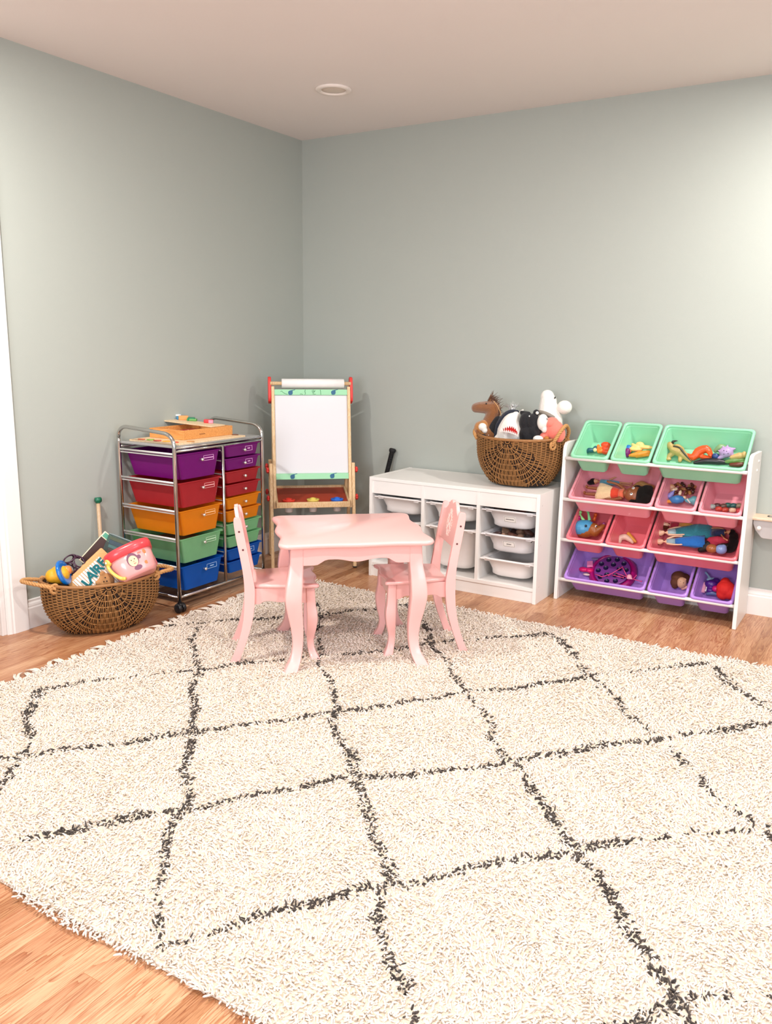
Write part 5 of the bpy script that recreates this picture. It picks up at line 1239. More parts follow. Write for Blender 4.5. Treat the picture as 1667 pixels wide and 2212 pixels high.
# wall box at the right edge: pale wooden lid, grey tapered body, white knob
wbx = thing('wall_toy_box', (2.82, -0.002, 0.40), 'grey tapered wall box with pale wooden lid and white knob, at the right edge', 'wall box')
hw, dd = 0.118, 0.105
pr0 = [(-hw, 0.085), (-hw+0.001, 0.065), (-hw+0.014, 0.035), (-hw+0.040, 0.004), (-hw+0.052, 0.0), (hw-0.052, 0.0), (hw-0.040, 0.004), (hw-0.014, 0.035), (hw-0.001, 0.065), (hw, 0.085)]
MB().loft([[(x, y_, z) for x, z in pr0] for y_ in (-dd, 0.0)]).build('box_body', mat('warm_grey_paint', '#B9B2B0', rough=0.45), wbx, bevel=0.003)
MB().box(-hw-0.010, -dd-0.012, 0.085, hw+0.010, 0.0, 0.099).build('lid', mat_wood('pale_beech', '#E2C9B0', '#D8BCA0', (20, 60, 20)), wbx, bevel=0.004)
MB().tube([(-hw+0.030, -dd, 0.050), (-hw+0.030, -dd-0.010, 0.050)], 0.005, 12).ball((-hw+0.030, -dd-0.014, 0.050), 0.0105).build('knob', mat('knob_white', '#EEE8E2', rough=0.25), wbx, smooth=True)
m1 = MB(); m1.prism(rrect(0.17, 0.040, 0.010, 4, 0.02, -0.050), 0.0990, 0.0998); dk = m1.build('lid_print', mat('black_print', '#2A2624'), wbx)
m1 = MB()
for x in (-0.045, -0.02, 0.02, 0.05): m1.prism([(x+0.013*math.cos(t_), -0.050+0.011*math.sin(t_)*(1+0.3*math.sin(2*t_))) for t_ in [2*PI*i/12 for i in range(12)]], 0.0998, 0.1002)
m1.build('lid_motif', mat('light_print', '#B8B0A8'), dk)
# ================================================================ toys in the slanted bins
def inb(B, x, y, h):
    """surveyed point at height h above the floor of bin B (world)"""
    M, w_, D = B[1], B[2], B[3]; n = M.to_3x3() @ Vector((0, 0, 1)); p0 = M @ Vector((0, 0, -D+0.008+h))
    q = pixn(x, y, p0, n); l = M.inverted() @ q      # keep inside the bin walls
    ins = 0.030-0.018*min(1, h/0.11)
    l.x = max(ins+0.004, min(w_-ins-0.004, l.x)); l.y = max(ins+0.004, min(RL-ins, l.y)); return M @ l
def bz(B): return B[1].to_3x3() @ Vector((0, 0, 1))
_pm = {}
def pm(c, rough=0.35, **k):
    if c not in _pm: _pm[c] = mat('toy_plastic_'+c.strip('#').lower(), c, rough=rough, var=0.05, **k)
    return _pm[c]
TS = 1.25
def toyblob(nm, B, parts, c, label, cat='toy', vox=0.0025, group=None, rough=0.35):
    """parts: ('e', (x,y,h), radius) or ('t', [(x,y,h)...], radii), surveyed on bin B"""
    c0 = inb(B, *parts[0][1]) if parts[0][0] == 'e' else inb(B, *parts[0][1][0]); out = []
    for p in parts:
        if p[0] == 'e': out.append(('e', inb(B, *p[1])-c0, tuple(TS*q for q in p[2]))+tuple(p[3:]))
        else: out.append(('t', [inb(B, *q)-c0 for q in p[1]], [TS*q for q in p[2]]))
    o = blob(nm, out, pm(c, rough), None, vox); o.location = c0
    return tag(o, label, cat, group)
def sub(par, nm, B, parts, c, vox=0.0022, lab=None, rough=0.35):
    out = []; c0 = par.matrix_basis.translation if par.matrix_basis.translation.length else par.location
    for p in parts:
        if p[0] == 'e': out.append(('e', inb(B, *p[1])-c0, tuple(TS*q for q in p[2]))+tuple(p[3:]))
        else: out.append(('t', [inb(B, *q)-c0 for q in p[1]], [TS*q for q in p[2]]))
    o = blob(nm, out, pm(c, rough), par, vox)
    if lab: o['label'] = lab
    return o
def beads(par, nm, B, pts, r, c):
    mb = MB(); c0 = par.location
    for q in pts: mb.ball(tuple(inb(B, *q)-c0), r, nu=8, nv=6)
    return mb.build(nm, pm(c, 0.2), par, smooth=True)
# ---- green row
f = toyblob('toy_fish', G1, [('t', [(1264, 977, .012), (1272, 973, .018), (1281, 973, .014)], [0.004, 0.012, 0.009]), ('t', [(1281, 973, .014), (1286, 968, .020)], [0.006, 0.010])], '#1E5A6A', 'dark teal fish in the first green bin')
sub(f, 'fin', G1, [('e', (1285, 972, .022), (0.008, 0.007, 0.008))], '#F0DDA8', lab='cream fin')
toyblob('toy_hand', G1, [('e', (1297, 974, .016), (0.014, 0.012, 0.011)), ('t', [(1293, 976, .016), (1292, 963, .030)], [0.0075, 0.0065]), ('t', [(1300, 973, .016), (1299, 966, .030)], [0.006, 0.005])], '#F07A28', 'orange hand-shaped toy in the first green bin')
toyblob('toy_brick', G1, [('e', (1308, 961, .030), (0.020, 0.012, 0.012)), ('e', (1308, 969, .022), (0.021, 0.012, 0.012)), ('e', (1308, 976, .014), (0.020, 0.012, 0.011))], '#E2481E', 'red-orange bumpy stacked toy at the right of the first green bin')
toyblob('toy_egg', G2, [('e', (1341, 977, .018), (0.014, 0.012, 0.019))], '#7A1468', 'dark purple egg-shaped toy in the second green bin')
o = toyblob('toy_ball', G2, [('e', (1355, 968, .024), (0.015, 0.014, 0.013))], '#2070C0', 'blue ball in the second green bin')
toyblob('toy_leaf', G2, [('t', [(1349, 984, .010), (1356, 978, .018), (1363, 972, .022)], [0.005, 0.011, 0.005])], '#F08838', 'orange leaf-shaped piece in the second green bin')
o = toyblob('toy_plane', G2, [('e', (1372, 970, .022), (0.030, 0.018, 0.010)), ('e', (1392, 966, .030), (0.036, 0.014, 0.008)), ('e', (1382, 960, .040), (0.016, 0.010, 0.010)), ('t', [(1366, 960, .030), (1376, 968, .03)], [0.006, 0.012])], '#F8C880', 'pale yellow toy plane lying in the second green bin')
toyblob('toy_boat', G2, [('t', [(1360, 984, .012), (1380, 981, .018), (1401, 977, .020)], [0.006, 0.013, 0.008]), ('t', [(1375, 985, .012), (1400, 983, .012)], [0.008, 0.006])], '#F09030', 'orange wedge-shaped boat at the front of the second green bin')
d = toyblob('toy_dinosaur', G3, [('t', [(1449, 962, .045), (1452, 970, .045), (1466, 974, .035)], [0.012, 0.014, 0.022]), ('e', (1447, 962, .052), (0.013, 0.012, 0.014)), ('t', [(1462, 970, .04), (1475, 982, .025), (1490, 996, .012)], [0.020, 0.016, 0.006]),
    ('t', [(1460, 974, .035), (1446, 984, .02), (1432, 991, .010)], [0.014, 0.010, 0.006]), ('e', (1437, 991, .010), (0.014, 0.010, 0.006)), ('t', [(1470, 985, .02), (1468, 995, .01)], [0.010, 0.008])], '#B89A5C', 'tan horned dinosaur with a dark crest in the large green bin', 'dinosaur')
sub(d, 'horns', G3, [('t', [(1452, 960, .055), (1453, 954, .07), (1463, 952, .075)], [0.006, 0.0055, 0.002]), ('t', [(1446, 959, .055), (1437, 957, .065)], [0.003, 0.001])], '#2E2A22', lab='dark horns')
sub(d, 'back_stripe', G3, [('t', [(1455, 964, .062), (1468, 968, .058), (1478, 980, .042), (1492, 996, .020)], [0.004, 0.005, 0.004, 0.002])], '#3A3524', lab='dark stripe down the back')
d = toyblob('toy_dinosaur', G3, [('t', [(1483, 984, .02), (1497, 988, .02), (1508, 976, .032), (1525, 970, .04), (1535, 980, .03)], [0.010, 0.014, 0.018, 0.016, 0.008]), ('t', [(1512, 986, .015), (1530, 989, .02), (1534, 985, .03)], [0.008, 0.009, 0.006]), ('t', [(1526, 972, .04), (1534, 984, .04)], [0.008, 0.006])], '#E0501E', 'red-orange dinosaur lying on its side in the large green bin', 'dinosaur')
d2 = toyblob('toy_dinosaur', G3, [('e', (1560, 970, .035), (0.022, 0.014, 0.016)), ('t', [(1545, 974, .03), (1556, 966, .045), (1568, 968, .04)], [0.008, 0.014, 0.008])], '#7FA070', 'sage green plated dinosaur behind the lilac one in the green bin', 'dinosaur')
d = toyblob('toy_dinosaur', G3, [('e', (1568, 977, .04), (0.026, 0.018, 0.020)), ('t', [(1562, 984, .03), (1550, 992, .015)], [0.011, 0.006]), ('t', [(1575, 972, .045), (1588, 969, .055)], [0.012, 0.003]), ('t', [(1578, 978, .04), (1584, 986, .03)], [0.009, 0.004]), ('t', [(1563, 968, .055), (1560, 962, .065)], [0.006, 0.001]), ('t', [(1570, 966, .055), (1572, 960, .068)], [0.006, 0.001]), ('t', [(1556, 976, .045), (1550, 972, .055)], [0.006, 0.001])], '#B494C4', 'lilac spiked dinosaur with dark dots in the large green bin', 'dinosaur')
beads(d, 'spots', G3, [(1563, 973, .062), (1569, 975, .064), (1572, 980, .060), (1563, 981, .058)], 0.0022, '#2A2230')
toyblob('toy_car', G3, [('e', (1545, 986, .022), (0.014, 0.010, 0.012))], '#26407A', 'navy and white small car between the red and lilac dinosaurs')
o = toyblob('toy_snake', G3, [('t', [(1500, 1000, .006), (1525, 996, .012), (1550, 997, .010), (1572, 1000, .006)], [0.006, 0.012, 0.013, 0.006])], '#211C24', 'long black toy lying along the front of the large green bin')
d = toyblob('toy_crocodile', G3, [('t', [(1566, 998, .012), (1584, 995, .018), (1604, 993, .018)], [0.005, 0.012, 0.012]), ('t', [(1590, 999, .01), (1606, 1001, .01)], [0.008, 0.008])], '#6A8A4A', 'green crocodile at the right front of the large green bin', 'toy animal')
toyblob('toy_lion', G3, [('t', [(1580, 988, .03), (1596, 985, .035), (1606, 984, .035)], [0.008, 0.014, 0.010]), ('e', (1607, 982, .045), (0.009, 0.009, 0.012))], '#C8A46A', 'tan lion lying behind the green crocodile', 'toy animal')
toyblob('toy_log', G3, [('t', [(1578, 1004, .008), (1592, 1004, .012), (1604, 1003, .012)], [0.007, 0.010, 0.008])], '#6A2E22', 'reddish brown knobbly toy in the front right corner of the green bin')

# ---- dolls
SKIN = {'brown': '#8E5230', 'fair': '#F0C4A0', 'tan': '#C98E64'}
def doll(B, feet, head, skin, label, scale=None, big=False, hair='#1A1210', hair_parts=(), dress=(), face_up=0.25, arms=None, hidden_legs=False, group=None):
    F, H = inb(B, *feet), inb(B, *head); L_ = (H-F).length; n = bz(B)
    M = frame(F, H-F, n+Vector((0, -0.35, 0.1))); R3 = M.to_3x3()
    t = thing('doll', (0, 0, 0), label, 'doll', 0, group, M=M)
    k = L_
    sm = mat('doll_skin_'+skin, SKIN[skin], rough=0.42, var=0.03)
    a = arms or [((0.62, 0.10, 0.0), (0.50, 0.17, 0.02), (0.40, 0.20, 0.03)), ((0.62, -0.10, 0.0), (0.50, -0.17, 0.02), (0.40, -0.20, 0.03))]
    if big:
        parts = [('e', (1.0*k, 0, 0), (0.150*k, 0.155*k, 0.120*k)), ('e', (1.06*k, 0, 0.0), (0.13*k, 0.165*k, 0.12*k)), ('e', (0.88*k, 0, 0.02*k), (0.06*k, 0.08*k, 0.07*k)), ('t', [(0.78*k, 0, 0), (0.88*k, 0, 0)], [0.042*k, 0.042*k]), ('t', [(0.80*k, 0, 0), (0.66*k, 0, 0), (0.52*k, 0, 0)], [0.065*k, 0.062*k, 0.075*k]), ('e', (0.78*k, 0, 0), (0.05*k, 0.11*k, 0.045*k))]
        legs = [[(0.50*k, s*0.05*k, 0), (0.28*k, s*0.070*k, 0), (0.08*k, s*0.075*k, 0)] for s in (-1, 1)]; lr = [0.045*k, 0.036*k, 0.026*k]; foot = 0.05
        nose = (0.965*k, 0, 0.120*k)
    else:
        parts = [('e', (1.0*k, 0, 0), (0.082*k, 0.066*k, 0.068*k)), ('e', (0.95*k, 0, 0.020*k), (0.044*k, 0.042*k, 0.044*k)), ('t', [(0.86*k, 0, 0), (0.95*k, 0, 0)], [0.020*k, 0.020*k]), ('t', [(0.84*k, 0, 0), (0.70*k, 0, 0), (0.58*k, 0, 0)], [0.045*k, 0.036*k, 0.052*k]), ('e', (0.83*k, 0, 0), (0.030*k, 0.078*k, 0.030*k))]
        legs = [[(0.56*k, s*0.028*k, 0), (0.30*k, s*0.032*k, 0), (0.04*k, s*0.034*k, 0)] for s in (-1, 1)]; lr = [0.036*k, 0.026*k, 0.016*k]; foot = 0.028
        nose = (0.98*k, 0, 0.070*k)
    if not hidden_legs:
        for lg in legs: parts.append(('t', lg, lr)); parts.append(('e', (lg[-1][0]-0.01*k, lg[-1][1], foot*0.6*k), (0.022*k, 0.026*k*(1.2 if big else 0.8), foot*k)))
    for arm in a:
        P_ = [(x*k*1.25 if False else x*k, y*k, z*k) for x, y, z in arm]; r0 = 0.034*k if big else 0.025*k
        parts.append(('t', P_, [r0, r0*0.85, r0*0.65])); parts.append(('e', P_[-1], (r0*1.1, r0*0.8, r0*0.6)))
        dv_ = (Vector(P_[-1])-Vector(P_[-2])).normalized()
        for q in (-0.5, -0.15, 0.2, 0.5):
            side_ = dv_.cross(Vector((0, 0, 1))).normalized()
            parts.append(('t', [Vector(P_[-1])+side_*q*r0*0.9, Vector(P_[-1])+dv_*r0*1.7+side_*q*r0*1.2], [r0*0.26, r0*0.2]))
    parts.append(('e', nose, (0.014*k, 0.012*k, 0.014*k)))
    body = blob('body', [(p[0],)+tuple(p[1:]) for p in parts], sm, t, max(0.0016, 0.009*k))
    # face
    hr = 0.10 if big else 0.055; hc = 1.0; ew = 0.066 if big else 0.022
    mw, mi, mp_ = MB(), MB(), MB()
    for s in (-1, 1):
        ex = (1.02 if big else 1.005)*k; ez = (0.108 if big else 0.060)*k; r = (0.032 if big else 0.014)*k
        mw.ball((ex, s*ew*k, ez), (r*0.85, r, r*0.5), nu=12, nv=8); mi.ball((ex, s*ew*k*0.95, ez+r*0.26), (r*0.52, r*0.50, r*0.36), nu=10, nv=7)
        mp_.tube([(ex+r*1.3, s*(ew*k-r*1.0), ez-0.001), (ex+r*1.7, s*ew*k, ez-0.0005), (ex+r*1.3, s*(ew*k+r*1.1), ez-r*0.5)], r*0.16, 5)
    mw.build('eye_whites', pm('#F6F2EE', 0.2), body, smooth=True); mi.build('irises', pm('#3A2418' if skin != 'fair' else '#3A5A8A', 0.15), body, smooth=True); mp_.build('eyebrows', pm('#3A2016', 0.5), body)
    lx = (0.91 if big else 0.955)*k; MB().tube([(lx, -0.022*k*(1.3 if big else 0.6), (0.094 if big else 0.050)*k), (lx-0.004*k, 0, (0.104 if big else 0.053)*k), (lx, 0.022*k*(1.3 if big else 0.6), (0.094 if big else 0.050)*k)], 0.006*k, 6).build('lips', pm('#B04A48', 0.35), body, smooth=True)
    if hair_parts:
        hb_ = blob('hair', [(p[0], ([tuple(c_*k for c_ in q) for q in p[1]] if p[0] == 't' else tuple(c_*k for c_ in p[1])), ([r*k for r in p[2]])) for p in hair_parts], mat('doll_hair_'+hair.strip('#').lower(), hair, rough=0.55, var=0.35, scale=150, bump=0.8, bscale=400, stretch=(1, 6, 6)), t, max(0.002, 0.010*k))
    for nm, prof, c, fold in dress:     # prof: (x, half width, half height), a wavy skirt or bodice round the body
        rings = []
        for x, wy, wz in prof:
            ring = []
            for j in range(28):
                a_ = 2*PI*j/28; wv = 1+fold*math.sin(a_*7+x*14)*min(1, (prof[0][0]-x)*4 if prof[0][0] > prof[-1][0] else 1)
                ring.append((x*k, wy*k*math.cos(a_)*wv, max(-0.05*k, wz*k*math.sin(a_)*wv)))
            rings.append(ring)
        MB().loft(rings).build(nm, mat('cloth_'+c.strip('#').lower(), c, rough=0.75, bump=0.4, bscale=160, sheen=0.3, var=0.08), t, smooth=True)
    return t, k
# the big doll: head to the right, loose black curls, cream skirt, coral top
t, k = doll(P1, (1245, 1058, .040), (1366, 1068, .058), 'brown', 'big brown-skinned doll with black curls, cream skirt and coral top', big=True, hair='#15100E',
    hair_parts=[('e', (1.17, 0, -0.01), (0.11, 0.19, 0.14)), ('e', (1.24, 0.09, 0.0), (0.12, 0.13, 0.11)), ('e', (1.25, -0.09, -0.01), (0.12, 0.12, 0.11)), ('e', (1.06, 0.14, -0.04), (0.10, 0.08, 0.11)), ('e', (1.06, -0.14, -0.05), (0.10, 0.07, 0.10)), ('e', (1.32, 0.0, -0.02), (0.08, 0.12, 0.09)), ('e', (1.16, 0, 0.085), (0.05, 0.14, 0.06)), ('e', (1.29, 0.15, 0.02), (0.06, 0.06, 0.06)), ('e', (1.30, -0.15, 0.02), (0.06, 0.06, 0.06))],
    dress=[('skirt', [(0.66, 0.085, 0.085), (0.60, 0.125, 0.10), (0.48, 0.16, 0.10), (0.36, 0.185, 0.09), (0.31, 0.19, 0.07)], '#EACB9C', 0.10), ('top', [(0.84, 0.085, 0.060), (0.80, 0.100, 0.072), (0.74, 0.085, 0.072)], '#E46A48', 0.02), ('sash', [(0.735, 0.085, 0.078), (0.70, 0.095, 0.09), (0.62, 0.12, 0.105), (0.60, 0.12, 0.10)], '#E0401E', 0.06)],
    arms=[((0.80, 0.11, 0.0), (0.66, 0.19, 0.02), (0.50, 0.21, 0.05)), ((0.80, -0.11, 0.0), (0.62, -0.15, -0.02), (0.46, -0.13, 0.02))])
MB().tube([(0.845*k, 0.028*k, 0.0), (0.85*k, 0.02*k, 0.030*k), (0.85*k, 0, 0.040*k), (0.85*k, -0.02*k, 0.030*k), (0.845*k, -0.03*k, 0)], 0.006*k, 6).build('necklace', pm('#E8D8B0'), t, smooth=True)
doll(P1, (1366, 1047, .02), (1285, 1040, .03), 'tan', 'slim doll with black hair and light blue trousers behind the big doll', hair='#121012', hair_parts=[('e', (1.06, 0, -0.01), (0.09, 0.09, 0.08)), ('e', (1.12, 0.05, -0.01), (0.08, 0.06, 0.06))],
     dress=[('trousers', [(0.86, 0.085, 0.05), (0.70, 0.080, 0.055), (0.52, 0.075, 0.05), (0.35, 0.06, 0.04)], '#5AA8C0', 0.03)])
toyblob('doll_wig', P1, [('t', [(1372, 1052, .03), (1384, 1048, .04), (1396, 1051, .04), (1410, 1052, .035)], [0.012, 0.018, 0.014, 0.008]), ('t', [(1376, 1046, .05), (1390, 1056, .05), (1404, 1049, .05)], [0.008, 0.010, 0.006])], '#B98852', 'coil of golden doll hair in the right corner of the big doll bin', 'doll hair', rough=0.6)
# small pink bin of figures
toyblob('toy_drum', P2, [('e', (1446, 1054, .04), (0.016, 0.007, 0.016))], '#D09A70', 'round tan drum at the left of the figure bin')
f = toyblob('toy_figure', P2, [('t', [(1440, 1077, .02), (1446, 1072, .035), (1451, 1066, .045)], [0.006, 0.012, 0.009]), ('t', [(1452, 1064, .05), (1457, 1059, .055)], [0.005, 0.002])], '#8A86C8', 'lilac figure pointing up at the left of the figure bin')
f = toyblob('toy_figure', P2, [('t', [(1452, 1080, .03), (1462, 1079, .038), (1470, 1079, .035)], [0.014, 0.018, 0.014]), ('t', [(1466, 1074, .04), (1476, 1078, .04)], [0.008, 0.005])], '#3C82BE', 'figure in a blue dress with orange legs in the figure bin', 'toy figure')
sub(f, 'legs', P2, [('t', [(1450, 1082, .03), (1441, 1083, .025), (1434, 1083, .025)], [0.009, 0.007, 0.006])], '#E8A048', lab='orange legs')
sub(f, 'head', P2, [('e', (1478, 1075, .04), (0.007, 0.007, 0.007))], '#E8C4A0')
f = toyblob('toy_figure', P2, [('t', [(1482, 1081, .03), (1490, 1082, .03), (1499, 1081, .028)], [0.007, 0.012, 0.018]), ('e', (1500, 1082, .028), (0.010, 0.016, 0.018))], '#6AAAB4', 'figure in a teal bell-shaped dress at the right front of the figure bin', 'toy figure')
sub(f, 'arm', P2, [('t', [(1484, 1078, .04), (1490, 1086, .04)], [0.0035, 0.003])], '#F0E8E0')
r11 = random.Random(11)
for i in range(16):
    x = 1458+ (i % 5)*10+r11.uniform(-3, 3); y_ = 1048+(i//5)*8+r11.uniform(-2, 2)
    c = ['#7A4A26', '#A8703C', '#3A2418', '#C89058', '#5A3018', '#E0C8A8'][i % 6]
    a_ = r11.uniform(0, 6.3); dx_, dy_ = 5*math.cos(a_), 4*math.sin(a_)
    toyblob('toy_figure', P2, [('t', [(x-dx_, y_-dy_, .022+0.012*(i % 3)), (x, y_, .028+0.012*(i % 3)), (x+dx_, y_+dy_, .022+0.012*(i % 3))], [0.0035, 0.0068, 0.0045]), ('e', (x+dx_, y_+dy_-1, .026+0.012*(i % 3)), (0.006, 0.006, 0.006))], c, 'tiny brown or tan figure in the dark heap at the back of the figure bin', 'toy figure', 0.0022, 'tiny figures at the back of the figure bin')
for i, (x, y_, c, nm) in enumerate(((1538, 1094, '#A8B8B0', 'grey green'), (1549, 1092, '#5A3A38', 'dark brown'), (1552, 1099, '#D05040', 'red'), (1563, 1093, '#6A4A40', 'brown'), (1566, 1101, '#C04A3A', 'brick red'), (1572, 1091, '#2E6A5E', 'dark teal'), (1584, 1092, '#1E5A56', 'deep green'), (1582, 1102, '#E8C8A8', 'cream'), (1596, 1092, '#8A7A60', 'khaki'), (1597, 1103, '#C83A40', 'crimson'))):
    toyblob('toy_shell', P3, [('e', (x, y_, .014), (0.013, 0.009, 0.009)), ('t', [(x-4, y_+2, .014), (x+5, y_-3, .022)], [0.006, 0.003])], c, '%s little toy at the bottom of the right pink bin' % nm)
# ---- hedgehog with pegs
hg_ = toyblob('toy_hedgehog', C1, [('e', (1262, 1146, .052), (0.040, 0.032, 0.030)), ('e', (1282, 1145, .060), (0.027, 0.026, 0.028)), ('t', [(1284, 1148, .06), (1296, 1142, .07), (1304, 1134, .078)], [0.023, 0.013, 0.007])], '#9A5A28', 'toy hedgehog with a light blue shell and coloured pegs in the coral bin', 'toy animal', 0.003)
sub(hg_, 'shell', C1, [('e', (1259, 1141, .062), (0.041, 0.035, 0.034)), ('e', (1267, 1137, .070), (0.030, 0.030, 0.026))], '#4A9CC8', lab='light blue shell')
sub(hg_, 'nose', C1, [('e', (1304, 1132, .080), (0.0075, 0.0075, 0.0075))], '#8A3A6A', lab='plum nose')
beads(hg_, 'eye', C1, [(1287, 1137, .092)], 0.0062, '#F6F2EE'); beads(hg_, 'pupil', C1, [(1288, 1137.5, .0985)], 0.0035, '#101012'); beads(hg_, 'peg_hole', C1, [(1265, 1136, .102)], 0.0068, '#0E2A3A')
for nm, pts, c in (('light green', [(1261, 1125, .085), (1253, 1113, .098), (1248, 1106, .104)], '#9AE08A'), ('bright green', [(1273, 1124, .085), (1271, 1112, .10), (1270, 1104, .108)], '#86E094'), ('magenta', [(1252, 1136, .07), (1242, 1124, .085), (1235, 1116, .094)], '#B0186A'), ('orange', [(1282, 1125, .07), (1286, 1112, .085)], '#D85A1C')):
    mb = MB(); c0 = hg_.location; P_ = [inb(C1, *q)-c0 for q in pts]; M_ = C1[1].inverted()
    mb.tube(P_, [0.0085]+[0.0055]*(len(P_)-2)+[0.007], 10); mb.ball(P_[-1], 0.0095, nu=10, nv=8)
    tag(mb.build('peg', pm(c), hg_, smooth=True), nm+' peg')
o = toyblob('toy_spoon', C2, [('t', [(1372, 1170, .010), (1364, 1161, .018), (1357, 1153, .022)], [0.006, 0.0075, 0.008])], '#D99A3C', 'mustard yellow stick-shaped toy in the nearly empty coral bin')
toyblob('toy_hoop', C2, [('t', [(1331, 1170, .008), (1338, 1162, .016), (1350, 1160, .018), (1360, 1166, .014), (1366, 1172, .008)], [0.008, 0.012, 0.013, 0.010, 0.006])], '#E4C4B0', 'pale pink-beige curved band in the nearly empty coral bin')
# ---- doll bin
fh = [('e', (1.03, 0, -0.03), (0.07, 0.07, 0.07)), ('e', (0.98, -0.05, -0.045), (0.09, 0.04, 0.05)), ('e', (1.06, 0, 0.0), (0.045, 0.055, 0.05))]
doll(C3, (1428, 1141, .03), (1430, 1133, .05), 'fair', 'doll head with brown hair behind the teal dress doll', hidden_legs=True) if False else None
doll(C3, (1528, 1146, .040), (1424, 1151, .058), 'fair', 'fair doll in a long teal dress with silver bodice, head to the left', hair='#8A5A34', hair_parts=fh,
     dress=[('bodice', [(0.84, 0.075, 0.055), (0.76, 0.085, 0.068), (0.66, 0.090, 0.070)], '#A8C4C8', 0.03), ('skirt', [(0.67, 0.09, 0.075), (0.50, 0.13, 0.085), (0.28, 0.17, 0.085), (0.05, 0.19, 0.08), (-0.10, 0.20, 0.05)], '#2E8A98', 0.12)],
     arms=[((0.82, 0.07, 0.02), (0.70, 0.11, 0.06), (0.54, 0.13, 0.085)), ((0.82, -0.08, 0), (0.70, -0.12, 0.0), (0.58, -0.12, 0.02))])
doll(C3, (1522, 1170, .036), (1424, 1170, .044), 'fair', 'auburn-haired doll in a bright blue dress, nearest the coral front rim', hair='#9A4A22', hair_parts=fh,
     dress=[('bodice', [(0.84, 0.070, 0.05), (0.74, 0.080, 0.062), (0.64, 0.085, 0.066)], '#9AB8C0', 0.03), ('skirt', [(0.65, 0.085, 0.07), (0.45, 0.12, 0.075), (0.22, 0.15, 0.075), (0.0, 0.16, 0.06)], '#1470C4', 0.13)],
     arms=[((0.82, 0.07, 0.02), (0.66, 0.12, 0.06), (0.52, 0.13, 0.08)), ((0.82, -0.08, 0), (0.68, -0.13, 0.02), (0.52, -0.12, 0.045))])
doll(C3, (1532, 1134, .030), (1433, 1133, .040), 'fair', 'brown-haired doll in a yellow dress and crimson top, behind the others', hair='#7A3A1C', hair_parts=fh+[('e', (1.0, 0.08, 0), (0.10, 0.05, 0.05))],
     dress=[('bodice', [(0.86, 0.080, 0.06), (0.76, 0.095, 0.07), (0.66, 0.09, 0.07)], '#A81E3A', 0.03), ('skirt', [(0.67, 0.09, 0.07), (0.45, 0.13, 0.08), (0.20, 0.16, 0.08), (0.02, 0.17, 0.05)], '#D8A848', 0.14)])
doll(C3, (1500, 1152, .012), (1576, 1150, .064), 'tan', 'doll with long black hair and navy bodice, head to the right', hair='#0C0A0C', hair_parts=[('e', (1.05, 0, -0.02), (0.09, 0.10, 0.08)), ('e', (1.12, -0.14, -0.04), (0.12, 0.16, 0.08)), ('e', (1.14, -0.32, -0.08), (0.14, 0.16, 0.08)), ('e', (1.05, -0.46, -0.12), (0.16, 0.12, 0.08))],
     dress=[('bodice', [(0.86, 0.095, 0.07), (0.72, 0.11, 0.085), (0.52, 0.12, 0.085)], '#1E2E5A', 0.03), ('skirt', [(0.53, 0.12, 0.08), (0.3, 0.16, 0.08), (0.1, 0.18, 0.06)], '#3A6AA0', 0.1)],
     arms=[((0.80, -0.10, 0.03), (0.92, -0.24, 0.08), (1.04, -0.33, 0.12)), ((0.80, 0.10, 0.02), (0.66, 0.14, 0.03), (0.5, 0.12, 0.05))])
toyblob('doll_dress', C3, [('t', [(1535, 1168, .04), (1550, 1168, .05), (1566, 1168, .045)], [0.015, 0.019, 0.013]), ('e', (1543, 1174, .04), (0.018, 0.012, 0.012))], '#B02A44', 'crumpled crimson flowered doll dress in front of the black-haired doll', 'doll dress', 0.003, rough=0.8)
toyblob('doll_wig', C3, [('t', [(1530, 1176, .03), (1522, 1184, .02), (1512, 1188, .015)], [0.016, 0.016, 0.010]), ('t', [(1556, 1180, .03), (1570, 1184, .025), (1584, 1180, .03)], [0.018, 0.018, 0.014])], '#14100F', 'mass of loose black doll hair at the front right of the doll bin', 'doll hair', 0.003, rough=0.6)
o = toyblob('toy_ball', C3, [('e', (1537, 1185, .045), (0.021, 0.018, 0.017))], '#A8683C', 'shiny copper-coloured round toy beside the light blue one', 'toy', rough=0.25)
o = toyblob('toy_egg', C3, [('e', (1557, 1187, .045), (0.021, 0.017, 0.018)), ('e', (1562, 1183, .05), (0.012, 0.012, 0.012))], '#8AA4D8', 'shiny light blue rounded piece at the front of the doll bin', rough=0.2)
